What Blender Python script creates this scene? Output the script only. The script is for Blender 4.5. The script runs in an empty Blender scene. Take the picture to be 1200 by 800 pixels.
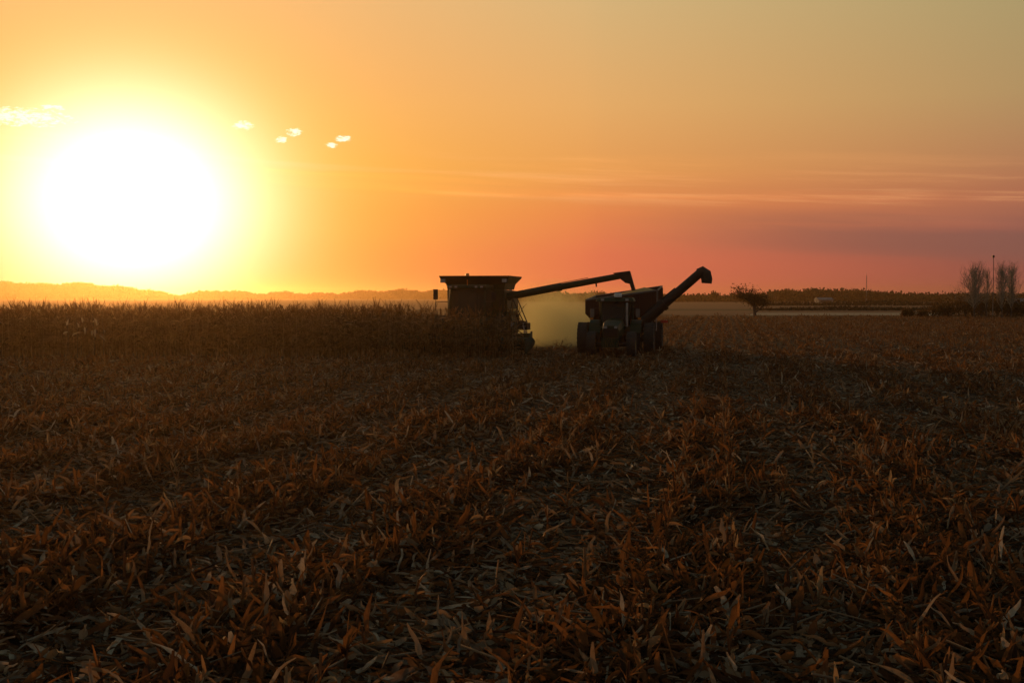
import bpy, bmesh, math, random
import numpy as np
from mathutils import Vector, Matrix

R = math.radians
sc = bpy.context.scene
C = sc.collection
random.seed(7)
rng = np.random.default_rng(11)

# ------------------------------------------------------------------ camera
EYE = 3.0
FPX = 1400.0
cam_d = bpy.data.cameras.new("camera")
cam_d.sensor_width = 36.0
cam_d.lens = FPX / 1200 * 36.0
cam_d.clip_start = 0.1
cam_d.clip_end = 12000
cam = bpy.data.objects.new("camera", cam_d)
C.objects.link(cam)
cam.location = (0, 0, EYE)
cam.rotation_euler = (R(90) - math.atan(52 / FPX), 0, 0)
sc.camera = cam

# ------------------------------------------------------------------ exposure, sampling
sc.view_settings.view_transform = 'Standard'
sc.view_settings.look = 'None'
sc.view_settings.exposure = 0.0
sc.view_settings.gamma = 1.0
sc.view_settings.use_curve_mapping = False
sc.render.engine = 'CYCLES'
cy = sc.cycles
cy.max_bounces = 5
cy.diffuse_bounces = 2
cy.glossy_bounces = 2
cy.transmission_bounces = 5
cy.transparent_max_bounces = 8
cy.volume_bounces = 0
cy.use_denoising = True
cy.filter_width = 1.5
cy.caustics_reflective = False
cy.caustics_refractive = False

# ------------------------------------------------------------------ sun and sky
SUN_AZ = math.atan((155 - 600) / FPX)      # towards -x, left of the view
SUN_EL = R(4.25)
sd = Vector((math.sin(SUN_AZ) * math.cos(SUN_EL), math.cos(SUN_AZ) * math.cos(SUN_EL), math.sin(SUN_EL)))
SUN_STRENGTH = 1.35
sl = bpy.data.lights.new("sun", 'SUN')
sl.energy = SUN_STRENGTH
sl.angle = R(0.6)
sl.color = (1.0, 0.46, 0.14)
so = bpy.data.objects.new("sun", sl)
C.objects.link(so)
so.rotation_euler = sd.to_track_quat('Z', 'Y').to_euler()
so.location = (-30, 60, 40)


def lin(c):
    out = []
    for v in c:
        v = v / 255.0
        out.append(v / 12.92 if v <= 0.04045 else ((v + 0.055) / 1.055) ** 2.4)
    return tuple(out)


world = bpy.data.worlds.new("World")
sc.world = world
world.use_nodes = True
wt = world.node_tree
wt.nodes.clear()


class NB:
    """Small helper for wiring nodes."""
    def __init__(self, t):
        self.t = t

    def n(self, typ, **kw):
        o = self.t.nodes.new(typ)
        for k, v in kw.items():
            setattr(o, k, v)
        return o

    def put(self, sock, v):
        if isinstance(v, (int, float)):
            sock.default_value = v
        elif isinstance(v, (tuple, list, Vector)):
            if sock.type == 'RGBA' and len(v) == 3:
                v = tuple(v) + (1,)
            sock.default_value = v
        else:
            self.t.links.new(v, sock)

    def m(self, op, a, b=0.0, c=0.0, clamp=False):
        o = self.n('ShaderNodeMath', operation=op, use_clamp=clamp)
        self.put(o.inputs[0], a)
        self.put(o.inputs[1], b)
        self.put(o.inputs[2], c)
        return o.outputs[0]

    def vm(self, op, a, b=(0, 0, 0)):
        o = self.n('ShaderNodeVectorMath', operation=op)
        self.put(o.inputs[0], a)
        self.put(o.inputs[1], b)
        return o.outputs['Value'] if op in ('DOT_PRODUCT', 'LENGTH', 'DISTANCE') else o.outputs[0]

    def ramp(self, fac, stops, interp='EASE'):
        o = self.n('ShaderNodeValToRGB')
        cr = o.color_ramp
        cr.interpolation = interp
        while len(cr.elements) < len(stops):
            cr.elements.new(0.5)
        for e, (p, col) in zip(cr.elements, stops):
            e.position = p
            e.color = tuple(col) + (1,) if len(col) == 3 else col
        self.put(o.inputs[0], fac)
        return o.outputs[0]

    def mix(self, f, a, b, mode='MIX'):
        o = self.n('ShaderNodeMix', data_type='RGBA', blend_type=mode)
        self.put(o.inputs[0], f)
        self.put(o.inputs[6], a)
        self.put(o.inputs[7], b)
        return o.outputs[2]

    def rng(self, v, a, b, c=0.0, d=1.0, smooth=True):
        o = self.n('ShaderNodeMapRange', interpolation_type='SMOOTHSTEP' if smooth else 'LINEAR')
        self.put(o.inputs[0], v)
        for i, q in enumerate((a, b, c, d)):
            o.inputs[i + 1].default_value = q
        return o.outputs[0]

    def noise(self, vec, scale, detail=4, rough=0.55):
        o = self.n('ShaderNodeTexNoise')
        self.put(o.inputs['Vector'], vec)
        o.inputs['Scale'].default_value = scale
        o.inputs['Detail'].default_value = detail
        o.inputs['Roughness'].default_value = rough
        return o.outputs['Fac']


w = NB(wt)
tc = w.n('ShaderNodeTexCoord').outputs['Generated']
dirn = w.vm('NORMALIZE', tc)
sx = w.n('ShaderNodeSeparateXYZ')
w.put(sx.inputs[0], dirn)
X, Y, Z = sx.outputs
elev = w.m('MULTIPLY', w.m('ARCSINE', Z), 57.29578)                       # degrees above the horizon
azim = w.m('MULTIPLY', w.m('ARCTAN2', X, Y), 57.29578)                    # degrees from +Y, + to the right
# angle from the sun; the elevation term is stretched, so the glow is wider than tall
dae = w.m('MULTIPLY', w.m('SUBTRACT', elev, math.degrees(SUN_EL)), 1.2)
das = w.m('SUBTRACT', azim, math.degrees(SUN_AZ))
gam = w.m('SQRT', w.m('ADD', w.m('MULTIPLY', dae, dae), w.m('MULTIPLY', das, das)))
daz = w.m('ABSOLUTE', w.m('SUBTRACT', azim, math.degrees(SUN_AZ)))
ef = w.m('DIVIDE', w.m('MAXIMUM', elev, 0.0), 30.0)


def stops(lst):
    return [(e / 30.0, lin(c)) for e, c in lst]


TOP = [(19, (128, 122, 100)), (25, (104, 110, 104)), (30, (90, 100, 100))]
far = w.ramp(ef, stops([(0, (144, 79, 70)), (1.6, (142, 82, 73)), (3.0, (148, 92, 80)), (4.6, (172, 108, 80)), (6.2, (178, 126, 88)),
                        (9, (178, 145, 98)), (14, (170, 154, 108))] + TOP), 'LINEAR')
mid = w.ramp(ef, stops([(0, (218, 104, 80)), (2, (223, 112, 79)), (4.0, (228, 132, 76)), (6, (230, 156, 84)), (9, (228, 170, 102)),
                        (14, (213, 178, 122))] + TOP), 'LINEAR')
near = w.ramp(ef, stops([(0, (252, 146, 66)), (3, (253, 168, 68)), (6, (253, 176, 72)), (10, (252, 178, 98)),
                         (14, (245, 184, 116)), (19, (170, 140, 94)), (25, (112, 110, 98)), (30, (90, 100, 100))]), 'LINEAR')
base = w.mix(w.rng(daz, 6, 22, smooth=False), near, w.mix(w.rng(daz, 21, 41, smooth=False), mid, far))
# the sky falls off behind the viewer, away from the sun
base = w.mix(w.rng(daz, 42, 110), base, w.ramp(ef, stops([(0, (128, 98, 90)), (8, (130, 114, 106)), (30, (90, 100, 100))])))
# streaks of thin cloud, drifting slightly downwards to the right
tilt = w.m('ADD', elev, w.m('MULTIPLY', azim, 0.045))
cv = w.n('ShaderNodeCombineXYZ')
w.put(cv.inputs[0], w.m('MULTIPLY', azim, 0.05))
w.put(cv.inputs[1], w.m('MULTIPLY', tilt, 1.25))
n1 = w.noise(cv.outputs[0], 1.3, 6, 0.6)
cv2 = w.n('ShaderNodeCombineXYZ')
w.put(cv2.inputs[0], w.m('ADD', w.m('MULTIPLY', azim, 0.03), 7.3))
w.put(cv2.inputs[1], w.m('MULTIPLY', tilt, 0.42))
n2 = w.noise(cv2.outputs[0], 1.1, 5, 0.55)
band = w.m('MULTIPLY', w.rng(tilt, 4.1, 5.3), w.rng(tilt, 7.4, 5.6))
lightf = w.m('MULTIPLY', w.m('MULTIPLY', w.rng(n1, 0.48, 0.70), band), 0.55)
base = w.mix(lightf, base, w.mix(0.55, base, (1.0, 0.50, 0.20, 1)))
for off_, wid_, amt_, a0_, a1_ in ((5.2, 0.5, 0.36, -18, -9), (6.5, 0.45, 0.18, 9, 17), (4.5, 0.5, 0.26, 5, 16), (6.1, 0.35, 0.16, -8, 2), (5.75, 0.32, 0.55, -16, -11), (4.9, 0.30, 0.35, -15, -8)):
    dl = w.m('ABSOLUTE', w.m('SUBTRACT', tilt, w.m('ADD', off_, w.m('MULTIPLY', w.m('SUBTRACT', n2, 0.5), 3.2))))
    line = w.m('MULTIPLY', w.m('MULTIPLY', w.rng(dl, wid_, 0.0), w.m('ADD', 0.3, w.m('MULTIPLY', w.rng(n1, 0.36, 0.66), 0.7))), w.m('MULTIPLY', w.rng(azim, a0_, a1_), w.rng(azim, 34 if off_ not in (5.75, 4.9) else 3, 20 if off_ not in (5.75, 4.9) else -5)))
    base = w.mix(w.m('MULTIPLY', line, amt_), base, w.mix(1.0, base, (1.42, 1.36, 1.22, 1), 'MULTIPLY'))
dband = w.m('MULTIPLY', w.rng(tilt, 1.9, 3.2), w.rng(tilt, 5.1, 3.9))
darkf = w.m('MULTIPLY', w.m('MULTIPLY', w.rng(n2, 0.40, 0.60), dband), w.rng(azim, 2, 19))
base = w.mix(w.m('MULTIPLY', darkf, 0.65), base, (0.21, 0.095, 0.078, 1))
# glow of the hazy air round the low sun
core = w.m('MULTIPLY', w.m('EXPONENT', w.m('MULTIPLY', w.m('MULTIPLY', gam, gam), -1 / 23.0)), 1.7)
wide = w.m('MULTIPLY', w.m('EXPONENT', w.m('MULTIPLY', w.m('MULTIPLY', gam, gam), -1 / 62.0)), 0.34)
aur = w.mix(1.0, w.mix(1.0, (1, 1, 1, 1), core, 'MULTIPLY'), w.mix(1.0, (1.2, 1.0, 0.12, 1), wide, 'MULTIPLY'), 'ADD')
base = w.mix(1.0, base, aur, 'ADD')
# small bright clouds left and right of the sun
cvs = w.n('ShaderNodeCombineXYZ')
w.put(cvs.inputs[0], azim)
w.put(cvs.inputs[1], w.m('MULTIPLY', elev, 2.6))
n3 = w.noise(cvs.outputs[0], 3.0, 6, 0.7)


def pxdir(px, py):
    dx, dz, dy = (px - 600) / FPX, -(py - 400) / FPX, 1.0
    p = math.atan(52 / FPX)
    y2, z2 = dy * math.cos(p) + dz * math.sin(p), dz * math.cos(p) - dy * math.sin(p)
    return math.degrees(math.atan2(dx, y2)), math.degrees(math.atan2(z2, math.hypot(dx, y2)))


cl = None
for px, py, rx, ry in ((22, 137, 78, 15), (-40, 146, 40, 9), (62, 126, 17, 6), (285, 147, 17, 8), (330, 164, 11, 6), (345, 155, 14, 7),
                       (388, 170, 10, 5), (402, 163, 14, 6)):
    a0, e0 = pxdir(px, py)
    u = w.m('DIVIDE', w.m('SUBTRACT', azim, a0), rx * 0.85 / FPX * 57.3)
    v = w.m('DIVIDE', w.m('SUBTRACT', elev, e0), ry * 0.78 / FPX * 57.3)
    r = w.m('SUBTRACT', 1.0, w.m('ADD', w.m('MULTIPLY', u, u), w.m('MULTIPLY', v, v)))
    cl = r if cl is None else w.m('MAXIMUM', cl, r)
clf = w.rng(w.m('ADD', cl, w.m('MULTIPLY', w.m('SUBTRACT', n3, 0.5), 5.0)), 0.25, 1.15)
clf = w.m('MULTIPLY', clf, w.rng(cl, 0.0, 0.25))
base = w.mix(w.m('MULTIPLY', clf, 0.75), base, (1.5, 1.35, 1.05, 1))
# below the horizon only dark ground is left
base = w.mix(w.rng(elev, -0.6, -2.0), base, (0.02, 0.013, 0.008, 1))
bg = w.n('ShaderNodeBackground')
w.put(bg.inputs[0], base)
bg.inputs[1].default_value = 1.0
skyt = w.n('ShaderNodeTexSky', sky_type='NISHITA')
skyt.sun_disc = False
skyt.sun_elevation = SUN_EL
skyt.sun_rotation = SUN_AZ
skyt.dust_density = 4.0
bg2 = w.n('ShaderNodeBackground')
w.put(bg2.inputs[0], skyt.outputs[0])
bg2.inputs[1].default_value = 0.0015
add = w.n('ShaderNodeAddShader')
wt.links.new(bg.outputs[0], add.inputs[0])
wt.links.new(bg2.outputs[0], add.inputs[1])
wo = w.n('ShaderNodeOutputWorld')
wt.links.new(add.outputs[0], wo.inputs['Surface'])
world.cycles.sampling_method = 'MANUAL'
world.cycles.sample_map_resolution = 1024


# ------------------------------------------------------------------ materials
def newmat(name):
    m = bpy.data.materials.new(name)
    m.use_nodes = True
    t = m.node_tree
    t.nodes.clear()
    return m, NB(t), t.nodes.new('ShaderNodeOutputMaterial')


def leafmat(name, stops_, transl=0.35, rough=0.6):
    """Dry plant matter: colour by a per-leaf number, veins along the blade, light passes through."""
    m, b, out = newmat(name)
    at = b.n('ShaderNodeAttribute', attribute_name='rnd').outputs['Fac']
    tcg = b.n('ShaderNodeNewGeometry').outputs['Position']
    nz = b.noise(tcg, 9.0, 4, 0.6)
    fac = b.m('ADD', at, b.m('MULTIPLY', b.m('SUBTRACT', nz, 0.5), 0.35), clamp=True)
    col = b.ramp(fac, stops_, 'LINEAR')
    spots = b.rng(b.noise(tcg, 42.0, 3, 0.6), 0.58, 0.72)
    col = b.mix(b.m('MULTIPLY', spots, 0.5), col, (0.05, 0.03, 0.018, 1))
    p = b.n('ShaderNodeBsdfPrincipled')
    b.put(p.inputs['Base Color'], col)
    p.inputs['Roughness'].default_value = rough
    p.inputs['Specular IOR Level'].default_value = 0.10
    tr = b.n('ShaderNodeBsdfTranslucent')
    b.put(tr.inputs[0], b.mix(0.5, col, (0.30, 0.145, 0.045, 1)))
    mx = b.n('ShaderNodeMixShader')
    mx.inputs[0].default_value = transl
    b.t.links.new(p.outputs[0], mx.inputs[1])
    b.t.links.new(tr.outputs[0], mx.inputs[2])
    b.t.links.new(mx.outputs[0], out.inputs[0])
    return m


def plain(name, col, rough=0.5, metal=0.0, var=0.25, scale=3.0, dirt=(0.065, 0.045, 0.03), dirtf=0.3, spec=0.5):
    """Painted or bare surface with dust and wear."""
    m, b, out = newmat(name)
    pos = b.n('ShaderNodeTexCoord').outputs['Object']
    nz = b.noise(pos, scale, 5, 0.6)
    nz2 = b.noise(pos, scale * 7, 4, 0.6)
    c = b.mix(b.m('MULTIPLY', b.rng(nz, 0.35, 0.7), var), tuple(col) + (1,), tuple(x * 0.55 for x in col) + (1,))
    c = b.mix(b.m('MULTIPLY', b.rng(b.m('ADD', b.m('MULTIPLY', nz, 0.6), b.m('MULTIPLY', nz2, 0.4)), 0.45, 0.62), dirtf), c, tuple(dirt) + (1,))
    p = b.n('ShaderNodeBsdfPrincipled')
    b.put(p.inputs['Base Color'], c)
    b.put(p.inputs['Roughness'], b.rng(nz2, 0.3, 0.7, max(0.05, rough - 0.1), min(1, rough + 0.15)))
    p.inputs['Metallic'].default_value = metal
    p.inputs['Specular IOR Level'].default_value = spec
    b.t.links.new(p.outputs[0], out.inputs[0])
    return m


def glassmat(name, tint, rough=0.03):
    m, b, out = newmat(name)
    p = b.n('ShaderNodeBsdfPrincipled')
    pos = b.n('ShaderNodeTexCoord').outputs['Object']
    b.put(p.inputs['Base Color'], tuple(tint) + (1,))
    b.put(p.inputs['Roughness'], b.rng(b.noise(pos, 4, 4), 0.4, 0.7, rough, rough + 0.12))
    p.inputs['Transmission Weight'].default_value = 0.9
    p.inputs['IOR'].default_value = 1.1
    b.t.links.new(p.outputs[0], out.inputs[0])
    return m


DB, BR, RU, TAN, ST = (0.035, 0.020, 0.012), (0.14, 0.058, 0.024), (0.27, 0.112, 0.038), (0.32, 0.21, 0.11), (0.56, 0.48, 0.34)
GT = (0.245, 0.20, 0.14)  # weathered tan, greyed to carry the sky sheen of flat-lying leaves in the colour
M = {}
M['residue'] = leafmat("dry_corn_residue", [(0, DB), (0.16, DB), (0.26, BR), (0.38, RU), (0.47, BR), (0.55, DB), (0.68, GT), (0.80, TAN), (0.90, GT), (1, ST)], 0.36, 0.7)
M['stub'] = leafmat("corn_stub_straw", [(0, DB), (0.25, BR), (0.6, RU), (0.85, TAN), (1, (0.45, 0.33, 0.17))], 0.5, 0.6)
M['corn'] = leafmat("dry_corn_plant", [(0, (0.025, 0.015, 0.008)), (0.4, (0.068, 0.040, 0.017)), (0.75, (0.12, 0.070, 0.032)), (1, (0.36, 0.25, 0.14))], 0.40, 0.6)
M['bleached'] = leafmat("bleached_husk", [(0, (0.55, 0.47, 0.32)), (1, (0.75, 0.68, 0.52))], 0.6, 0.5)
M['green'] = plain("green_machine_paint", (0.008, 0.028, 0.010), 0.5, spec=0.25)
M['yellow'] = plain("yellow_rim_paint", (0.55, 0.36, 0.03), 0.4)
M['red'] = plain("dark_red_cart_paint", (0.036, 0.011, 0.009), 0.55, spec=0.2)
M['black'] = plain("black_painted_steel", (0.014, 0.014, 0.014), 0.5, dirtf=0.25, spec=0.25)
M['dull'] = plain("dull_dark_plastic", (0.02, 0.03, 0.018), 0.85, dirtf=0.4, spec=0.15)
M['rubber'] = plain("tyre_rubber", (0.022, 0.021, 0.020), 0.85, dirtf=0.55, scale=5)
M['steel'] = plain("worn_steel", (0.33, 0.32, 0.30), 0.4, metal=0.7)
M['dull_steel'] = plain("dull_dusty_steel", (0.12, 0.11, 0.10), 0.6, dirtf=0.4)
M['white'] = plain("white_plastic", (0.75, 0.74, 0.70), 0.35, dirtf=0.15)
M['grey'] = plain("grey_interior", (0.10, 0.10, 0.10), 0.7)
M['reflect'] = plain("red_reflector", (0.5, 0.03, 0.015), 0.2, dirtf=0.15)
M['amber'] = plain("amber_lens", (0.6, 0.2, 0.02), 0.2, dirtf=0.1)
M['glass'] = glassmat("tinted_cab_glass", (0.30, 0.36, 0.33))
M['lens'] = plain("lamp_lens", (0.34, 0.34, 0.33), 0.2, dirtf=0.12)
M['grain'] = plain("corn_grain", (0.42, 0.24, 0.05), 0.7, var=0.5, scale=25, dirt=(0.25, 0.12, 0.03))
M['bark'] = plain("grey_brown_bark", (0.085, 0.065, 0.05), 0.9, scale=6, dirt=(0.05, 0.04, 0.03))
M['bark_pale'] = plain("pale_bark", (0.38, 0.34, 0.25), 0.9, scale=6, dirt=(0.08, 0.06, 0.05))
M['leaf_dark'] = leafmat("autumn_tree_leaf", [(0, (0.035, 0.03, 0.014)), (0.6, (0.07, 0.05, 0.02)), (1, (0.11, 0.065, 0.025))], 0.3, 0.7)
M['farwood'] = plain("far_wood_foliage", (0.065, 0.052, 0.028), 0.95, scale=0.05, dirtf=0.2, spec=0.05)
M['wood'] = plain("weathered_wood_pole", (0.24, 0.20, 0.16), 0.9, scale=4)
M['barnwall'] = plain("pale_farm_wall", (0.26, 0.25, 0.235), 0.7, dirtf=0.3, scale=0.6)
M['barnroof'] = plain("grey_metal_roof", (0.16, 0.165, 0.17), 0.6, dirtf=0.3, scale=0.5)
M['darkdoor'] = plain("dark_barn_door", (0.05, 0.04, 0.035), 0.7)


def groundmat(name, cols, scale, bump=0.0):
    m, b, out = newmat(name)
    pos = b.n('ShaderNodeNewGeometry').outputs['Position']
    f1 = b.noise(pos, scale, 7, 0.65)
    f2 = b.noise(pos, scale * 0.06, 4, 0.6)
    f3 = b.noise(pos, scale * 9, 4, 0.6)
    f = b.m('ADD', b.m('ADD', b.m('MULTIPLY', f1, 0.45), b.m('MULTIPLY', f2, 0.35)), b.m('MULTIPLY', f3, 0.2))
    col = b.ramp(b.rng(f, 0.34, 0.66, smooth=False), cols, 'LINEAR')
    p = b.n('ShaderNodeBsdfPrincipled')
    b.put(p.inputs['Base Color'], col)
    p.inputs['Roughness'].default_value = 0.95
    p.inputs['Specular IOR Level'].default_value = 0.1
    if bump:
        bn = b.n('ShaderNodeBump')
        bn.inputs['Strength'].default_value = 0.9
        bn.inputs['Distance'].default_value = bump
        b.put(bn.inputs['Height'], f1)
        b.t.links.new(bn.outputs[0], p.inputs['Normal'])
    b.t.links.new(p.outputs[0], out.inputs[0])
    return m


M['soil'] = groundmat("field_soil_with_chaff", [(0, (0.028, 0.018, 0.011)), (0.5, (0.065, 0.040, 0.022)), (1, (0.13, 0.085, 0.045))], 3.0, 0.05)
M['tilled'] = groundmat("tilled_far_field", [(0, (0.10, 0.055, 0.032)), (0.5, (0.14, 0.075, 0.042)), (1, (0.17, 0.10, 0.055))], 0.12)
M['pale'] = groundmat("pale_grass_strip", [(0, (0.24, 0.20, 0.13)), (0.5, (0.29, 0.24, 0.16)), (1, (0.35, 0.29, 0.20))], 0.3)
M['darkgrass'] = groundmat("dark_weedy_verge", [(0, (0.03, 0.024, 0.012)), (0.5, (0.05, 0.04, 0.02)), (1, (0.07, 0.05, 0.026))], 0.3)


# ------------------------------------------------------------------ object helpers
def tag(o, label=None, cat=None, group=None, kind=None):
    if label:
        o['label'] = label
    if cat:
        o['category'] = cat
    if group:
        o['group'] = group
    if kind:
        o['kind'] = kind
    return o


def empty(name, loc, rz=0.0):
    o = bpy.data.objects.new(name, None)
    C.objects.link(o)
    o.location = loc
    o.rotation_euler = (0, 0, rz)
    return o


class MB:
    """Collects primitive shapes and links them as one mesh object."""
    def __init__(self):
        self.v, self.f = [], []

    def poly(self, vs, fs):
        k = len(self.v)
        self.v += [tuple(p) for p in vs]
        self.f += [tuple(i + k for i in q) for q in fs]
        return self

    def box(self, a, b):
        (x0, y0, z0), (x1, y1, z1) = a, b
        vs = [(x0, y0, z0), (x1, y0, z0), (x1, y1, z0), (x0, y1, z0), (x0, y0, z1), (x1, y0, z1), (x1, y1, z1), (x0, y1, z1)]
        return self.poly(vs, HEX)

    def hexa(self, lo, hi):
        """lo, hi: four corners each, counter-clockwise seen from above."""
        return self.poly(list(lo) + list(hi), HEX)

    def tube(self, pts, rad, n=10, cap=True):
        pts = [Vector(p) for p in pts]
        if isinstance(rad, (int, float)):
            rad = [rad] * len(pts)
        rings = []
        prev = None
        for i, p in enumerate(pts):
            a = pts[max(0, i - 1)]
            c = pts[min(len(pts) - 1, i + 1)]
            t = (c - a).normalized()
            if prev is None:
                ref = Vector((0, 0, 1)) if abs(t.z) < 0.9 else Vector((1, 0, 0))
            else:
                ref = prev
            s = t.cross(ref)
            if s.length < 1e-5:
                s = t.cross(Vector((0, 1, 0)))
            s.normalize()
            u = s.cross(t).normalized()
            prev = u
            rings.append([p + (s * math.cos(q) + u * math.sin(q)) * rad[i] for q in [2 * math.pi * k / n for k in range(n)]])
        vs = [q for r in rings for q in r]
        fs = []
        for i in range(len(rings) - 1):
            for k in range(n):
                k2 = (k + 1) % n
                fs.append((i * n + k, i * n + k2, (i + 1) * n + k2, (i + 1) * n + k))
        if cap:
            fs.append(tuple(range(n))[::-1])
            fs.append(tuple((len(rings) - 1) * n + k for k in range(n)))
        return self.poly(vs, fs)

    def lathe_x(self, cx, cy_, cz, prof, n=32):
        """prof: list of (x, r), spun round a horizontal x axis; closed when the ends meet."""
        vs, fs = [], []
        for (px, r) in prof:
            for k in range(n):
                a = 2 * math.pi * k / n
                vs.append((cx + px, cy_ + r * math.cos(a), cz + r * math.sin(a)))
        m = len(prof)
        for i in range(m - 1):
            for k in range(n):
                k2 = (k + 1) % n
                fs.append((i * n + k, i * n + k2, (i + 1) * n + k2, (i + 1) * n + k))
        return self.poly(vs, fs)

    def build(self, name, mat, parent=None, bevel=0.0, smooth=False):
        me = bpy.data.meshes.new(name)
        me.from_pydata(self.v, [], self.f)
        me.materials.append(mat)
        bm = bmesh.new()
        bm.from_mesh(me)
        bmesh.ops.recalc_face_normals(bm, faces=bm.faces)
        if bevel:
            es = [e for e in bm.edges if len(e.link_faces) == 2 and e.calc_face_angle(0) > 0.5]
            bmesh.ops.bevel(bm, geom=es, offset=bevel, segments=2, affect='EDGES', profile=0.6, clamp_overlap=True)
        bm.to_mesh(me)
        bm.free()
        if smooth:
            me.shade_smooth()
        o = bpy.data.objects.new(name, me)
        C.objects.link(o)
        if parent:
            o.parent = parent
        return o


HEX = [(0, 3, 2, 1), (4, 5, 6, 7), (0, 1, 5, 4), (1, 2, 6, 5), (2, 3, 7, 6), (3, 0, 4, 7)]


def np_mesh(name, verts, quads, rnd, mat, smooth=False, link=True):
    me = bpy.data.meshes.new(name)
    nv, nq = len(verts), len(quads)
    me.vertices.add(nv)
    me.vertices.foreach_set('co', np.asarray(verts, np.float32).ravel())
    me.loops.add(nq * 4)
    me.loops.foreach_set('vertex_index', np.asarray(quads, np.int32).ravel())
    me.polygons.add(nq)
    me.polygons.foreach_set('loop_start', np.arange(0, nq * 4, 4, dtype=np.int32))
    if smooth:
        me.polygons.foreach_set('use_smooth', np.ones(nq, dtype=bool))
    at = me.attributes.new('rnd', 'FLOAT', 'POINT')
    at.data.foreach_set('value', np.asarray(rnd, np.float32))
    me.materials.append(mat)
    me.update(calc_edges=True)
    if not link:
        return me
    o = bpy.data.objects.new(name, me)
    C.objects.link(o)
    return o


def gather(parts):
    vs, qs, rs, k = [], [], [], 0
    for v, q, r in parts:
        vs.append(v)
        qs.append(q + k)
        rs.append(r)
        k += len(v)
    return np.concatenate(vs), np.concatenate(qs), np.concatenate(rs)


def ribbons(pos, head, pitch, length, width, curl, roll, twist, rnd, seg=4, cols=2, cup=0.25, tip=0.15, wob=0.0, fat=0.35, crumple=0.0):
    """N leaf blades as bent, twisted strips. All inputs are arrays of length N (pos is N x 3)."""
    N = len(pos)
    t = np.linspace(0, 1, seg + 1)
    d = np.zeros((N, seg + 1, 3))
    hd = head[:, None] + wob * rng.normal(size=(N, 1)) * t[None] * 2
    pt = pitch[:, None] + curl[:, None] * t[None]
    if crumple:
        pt = pt + rng.normal(0, crumple, (N, seg + 1))
        hd = hd + rng.normal(0, crumple, (N, seg + 1))
    d[..., 0] = np.cos(pt) * np.cos(hd)
    d[..., 1] = np.cos(pt) * np.sin(hd)
    d[..., 2] = np.sin(pt)
    step = (length / seg)[:, None, None]
    P = np.zeros((N, seg + 1, 3))
    P[:, 0] = pos
    P[:, 1:] = pos[:, None] + np.cumsum((d[:, :-1] + d[:, 1:]) * 0.5 * step, axis=1)
    side = np.stack([-np.sin(hd), np.cos(hd), np.zeros_like(hd)], -1)
    up = np.cross(d, side)
    rl = roll[:, None] + twist[:, None] * t[None]
    if crumple:
        rl = rl + rng.normal(0, crumple * 1.3, (N, seg + 1))
    s = side * np.cos(rl)[..., None] + up * np.sin(rl)[..., None]
    n = np.cross(d, s)
    prof = np.minimum(1.0, (0.35 + 2.2 * t)) * (1 - (1 - tip) * np.clip((t - fat) / (1 - fat), 0, 1) ** 1.4)
    hw = 0.5 * width[:, None, None] * prof[None, :, None]
    if cols == 2:
        V = np.stack([P - s * hw, P + s * hw], 2)
    else:
        V = np.stack([P - s * hw + n * hw * cup, P - n * hw * cup, P + s * hw + n * hw * cup], 2)
    k = cols
    V = V.reshape(-1, 3)
    q = []
    for i in range(seg):
        for c in range(k - 1):
            a = i * k + c
            q.append((a, a + 1, a + k + 1, a + k))
    q = np.array(q)
    Q = (q[None] + (np.arange(N) * (seg + 1) * k)[:, None, None]).reshape(-1, 4)
    return V, Q, np.repeat(rnd, (seg + 1) * k)


def stalks(base, tip_, r0, r1, rnd, n=5):
    """N tapered straight stalks with n sides and a closed top."""
    N = len(base)
    a = np.arange(n) * 2 * math.pi / n
    ax = tip_ - base
    ax = ax / np.linalg.norm(ax, axis=1, keepdims=True)
    ref = np.where(np.abs(ax[:, 2:3]) < 0.9, np.array([[0, 0, 1.0]]), np.array([[1.0, 0, 0]]))
    s = np.cross(ax, ref)
    s /= np.linalg.norm(s, axis=1, keepdims=True)
    u = np.cross(s, ax)
    ring = s[:, None] * np.cos(a)[None, :, None] + u[:, None] * np.sin(a)[None, :, None]
    V = np.concatenate([base[:, None] + ring * r0[:, None, None], tip_[:, None] + ring * r1[:, None, None]], 1)
    q = [(i, (i + 1) % n, n + (i + 1) % n, n + i) for i in range(n)]
    if n >= 4:
        q.append((n, n + 1, n + 2, n + 3))
    if n == 5:
        q.append((n, n + 3, n + 4, n))
    if n == 5:
        q = q[:-1] + [(n + 3, n + 4, n, n + 3)]
        q = q[:-1]
    q = np.array(q)
    Q = (q[None] + (np.arange(N) * 2 * n)[:, None, None]).reshape(-1, 4)
    return V.reshape(-1, 3), Q, np.repeat(rnd, 2 * n)


# rows run away from the viewer, ten degrees to the right
YAW = R(10)
CT, STH = math.cos(YAW), math.sin(YAW)


def relief(x, y):
    """Slight unevenness of the harvested field, with the old row ridges."""
    u = x * CT - y * STH
    fade = np.clip((190 - y) / 60, 0, 1)
    return fade * (0.025 * np.cos(u / 0.762 * 2 * math.pi) + 0.035 * np.sin(x * 0.9 + 1.3 * np.sin(y * 0.31)) * np.sin(y * 0.7 + x * 0.2)
                   + 0.03 * np.sin(x * 0.23 + y * 0.17 + 2))


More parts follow.
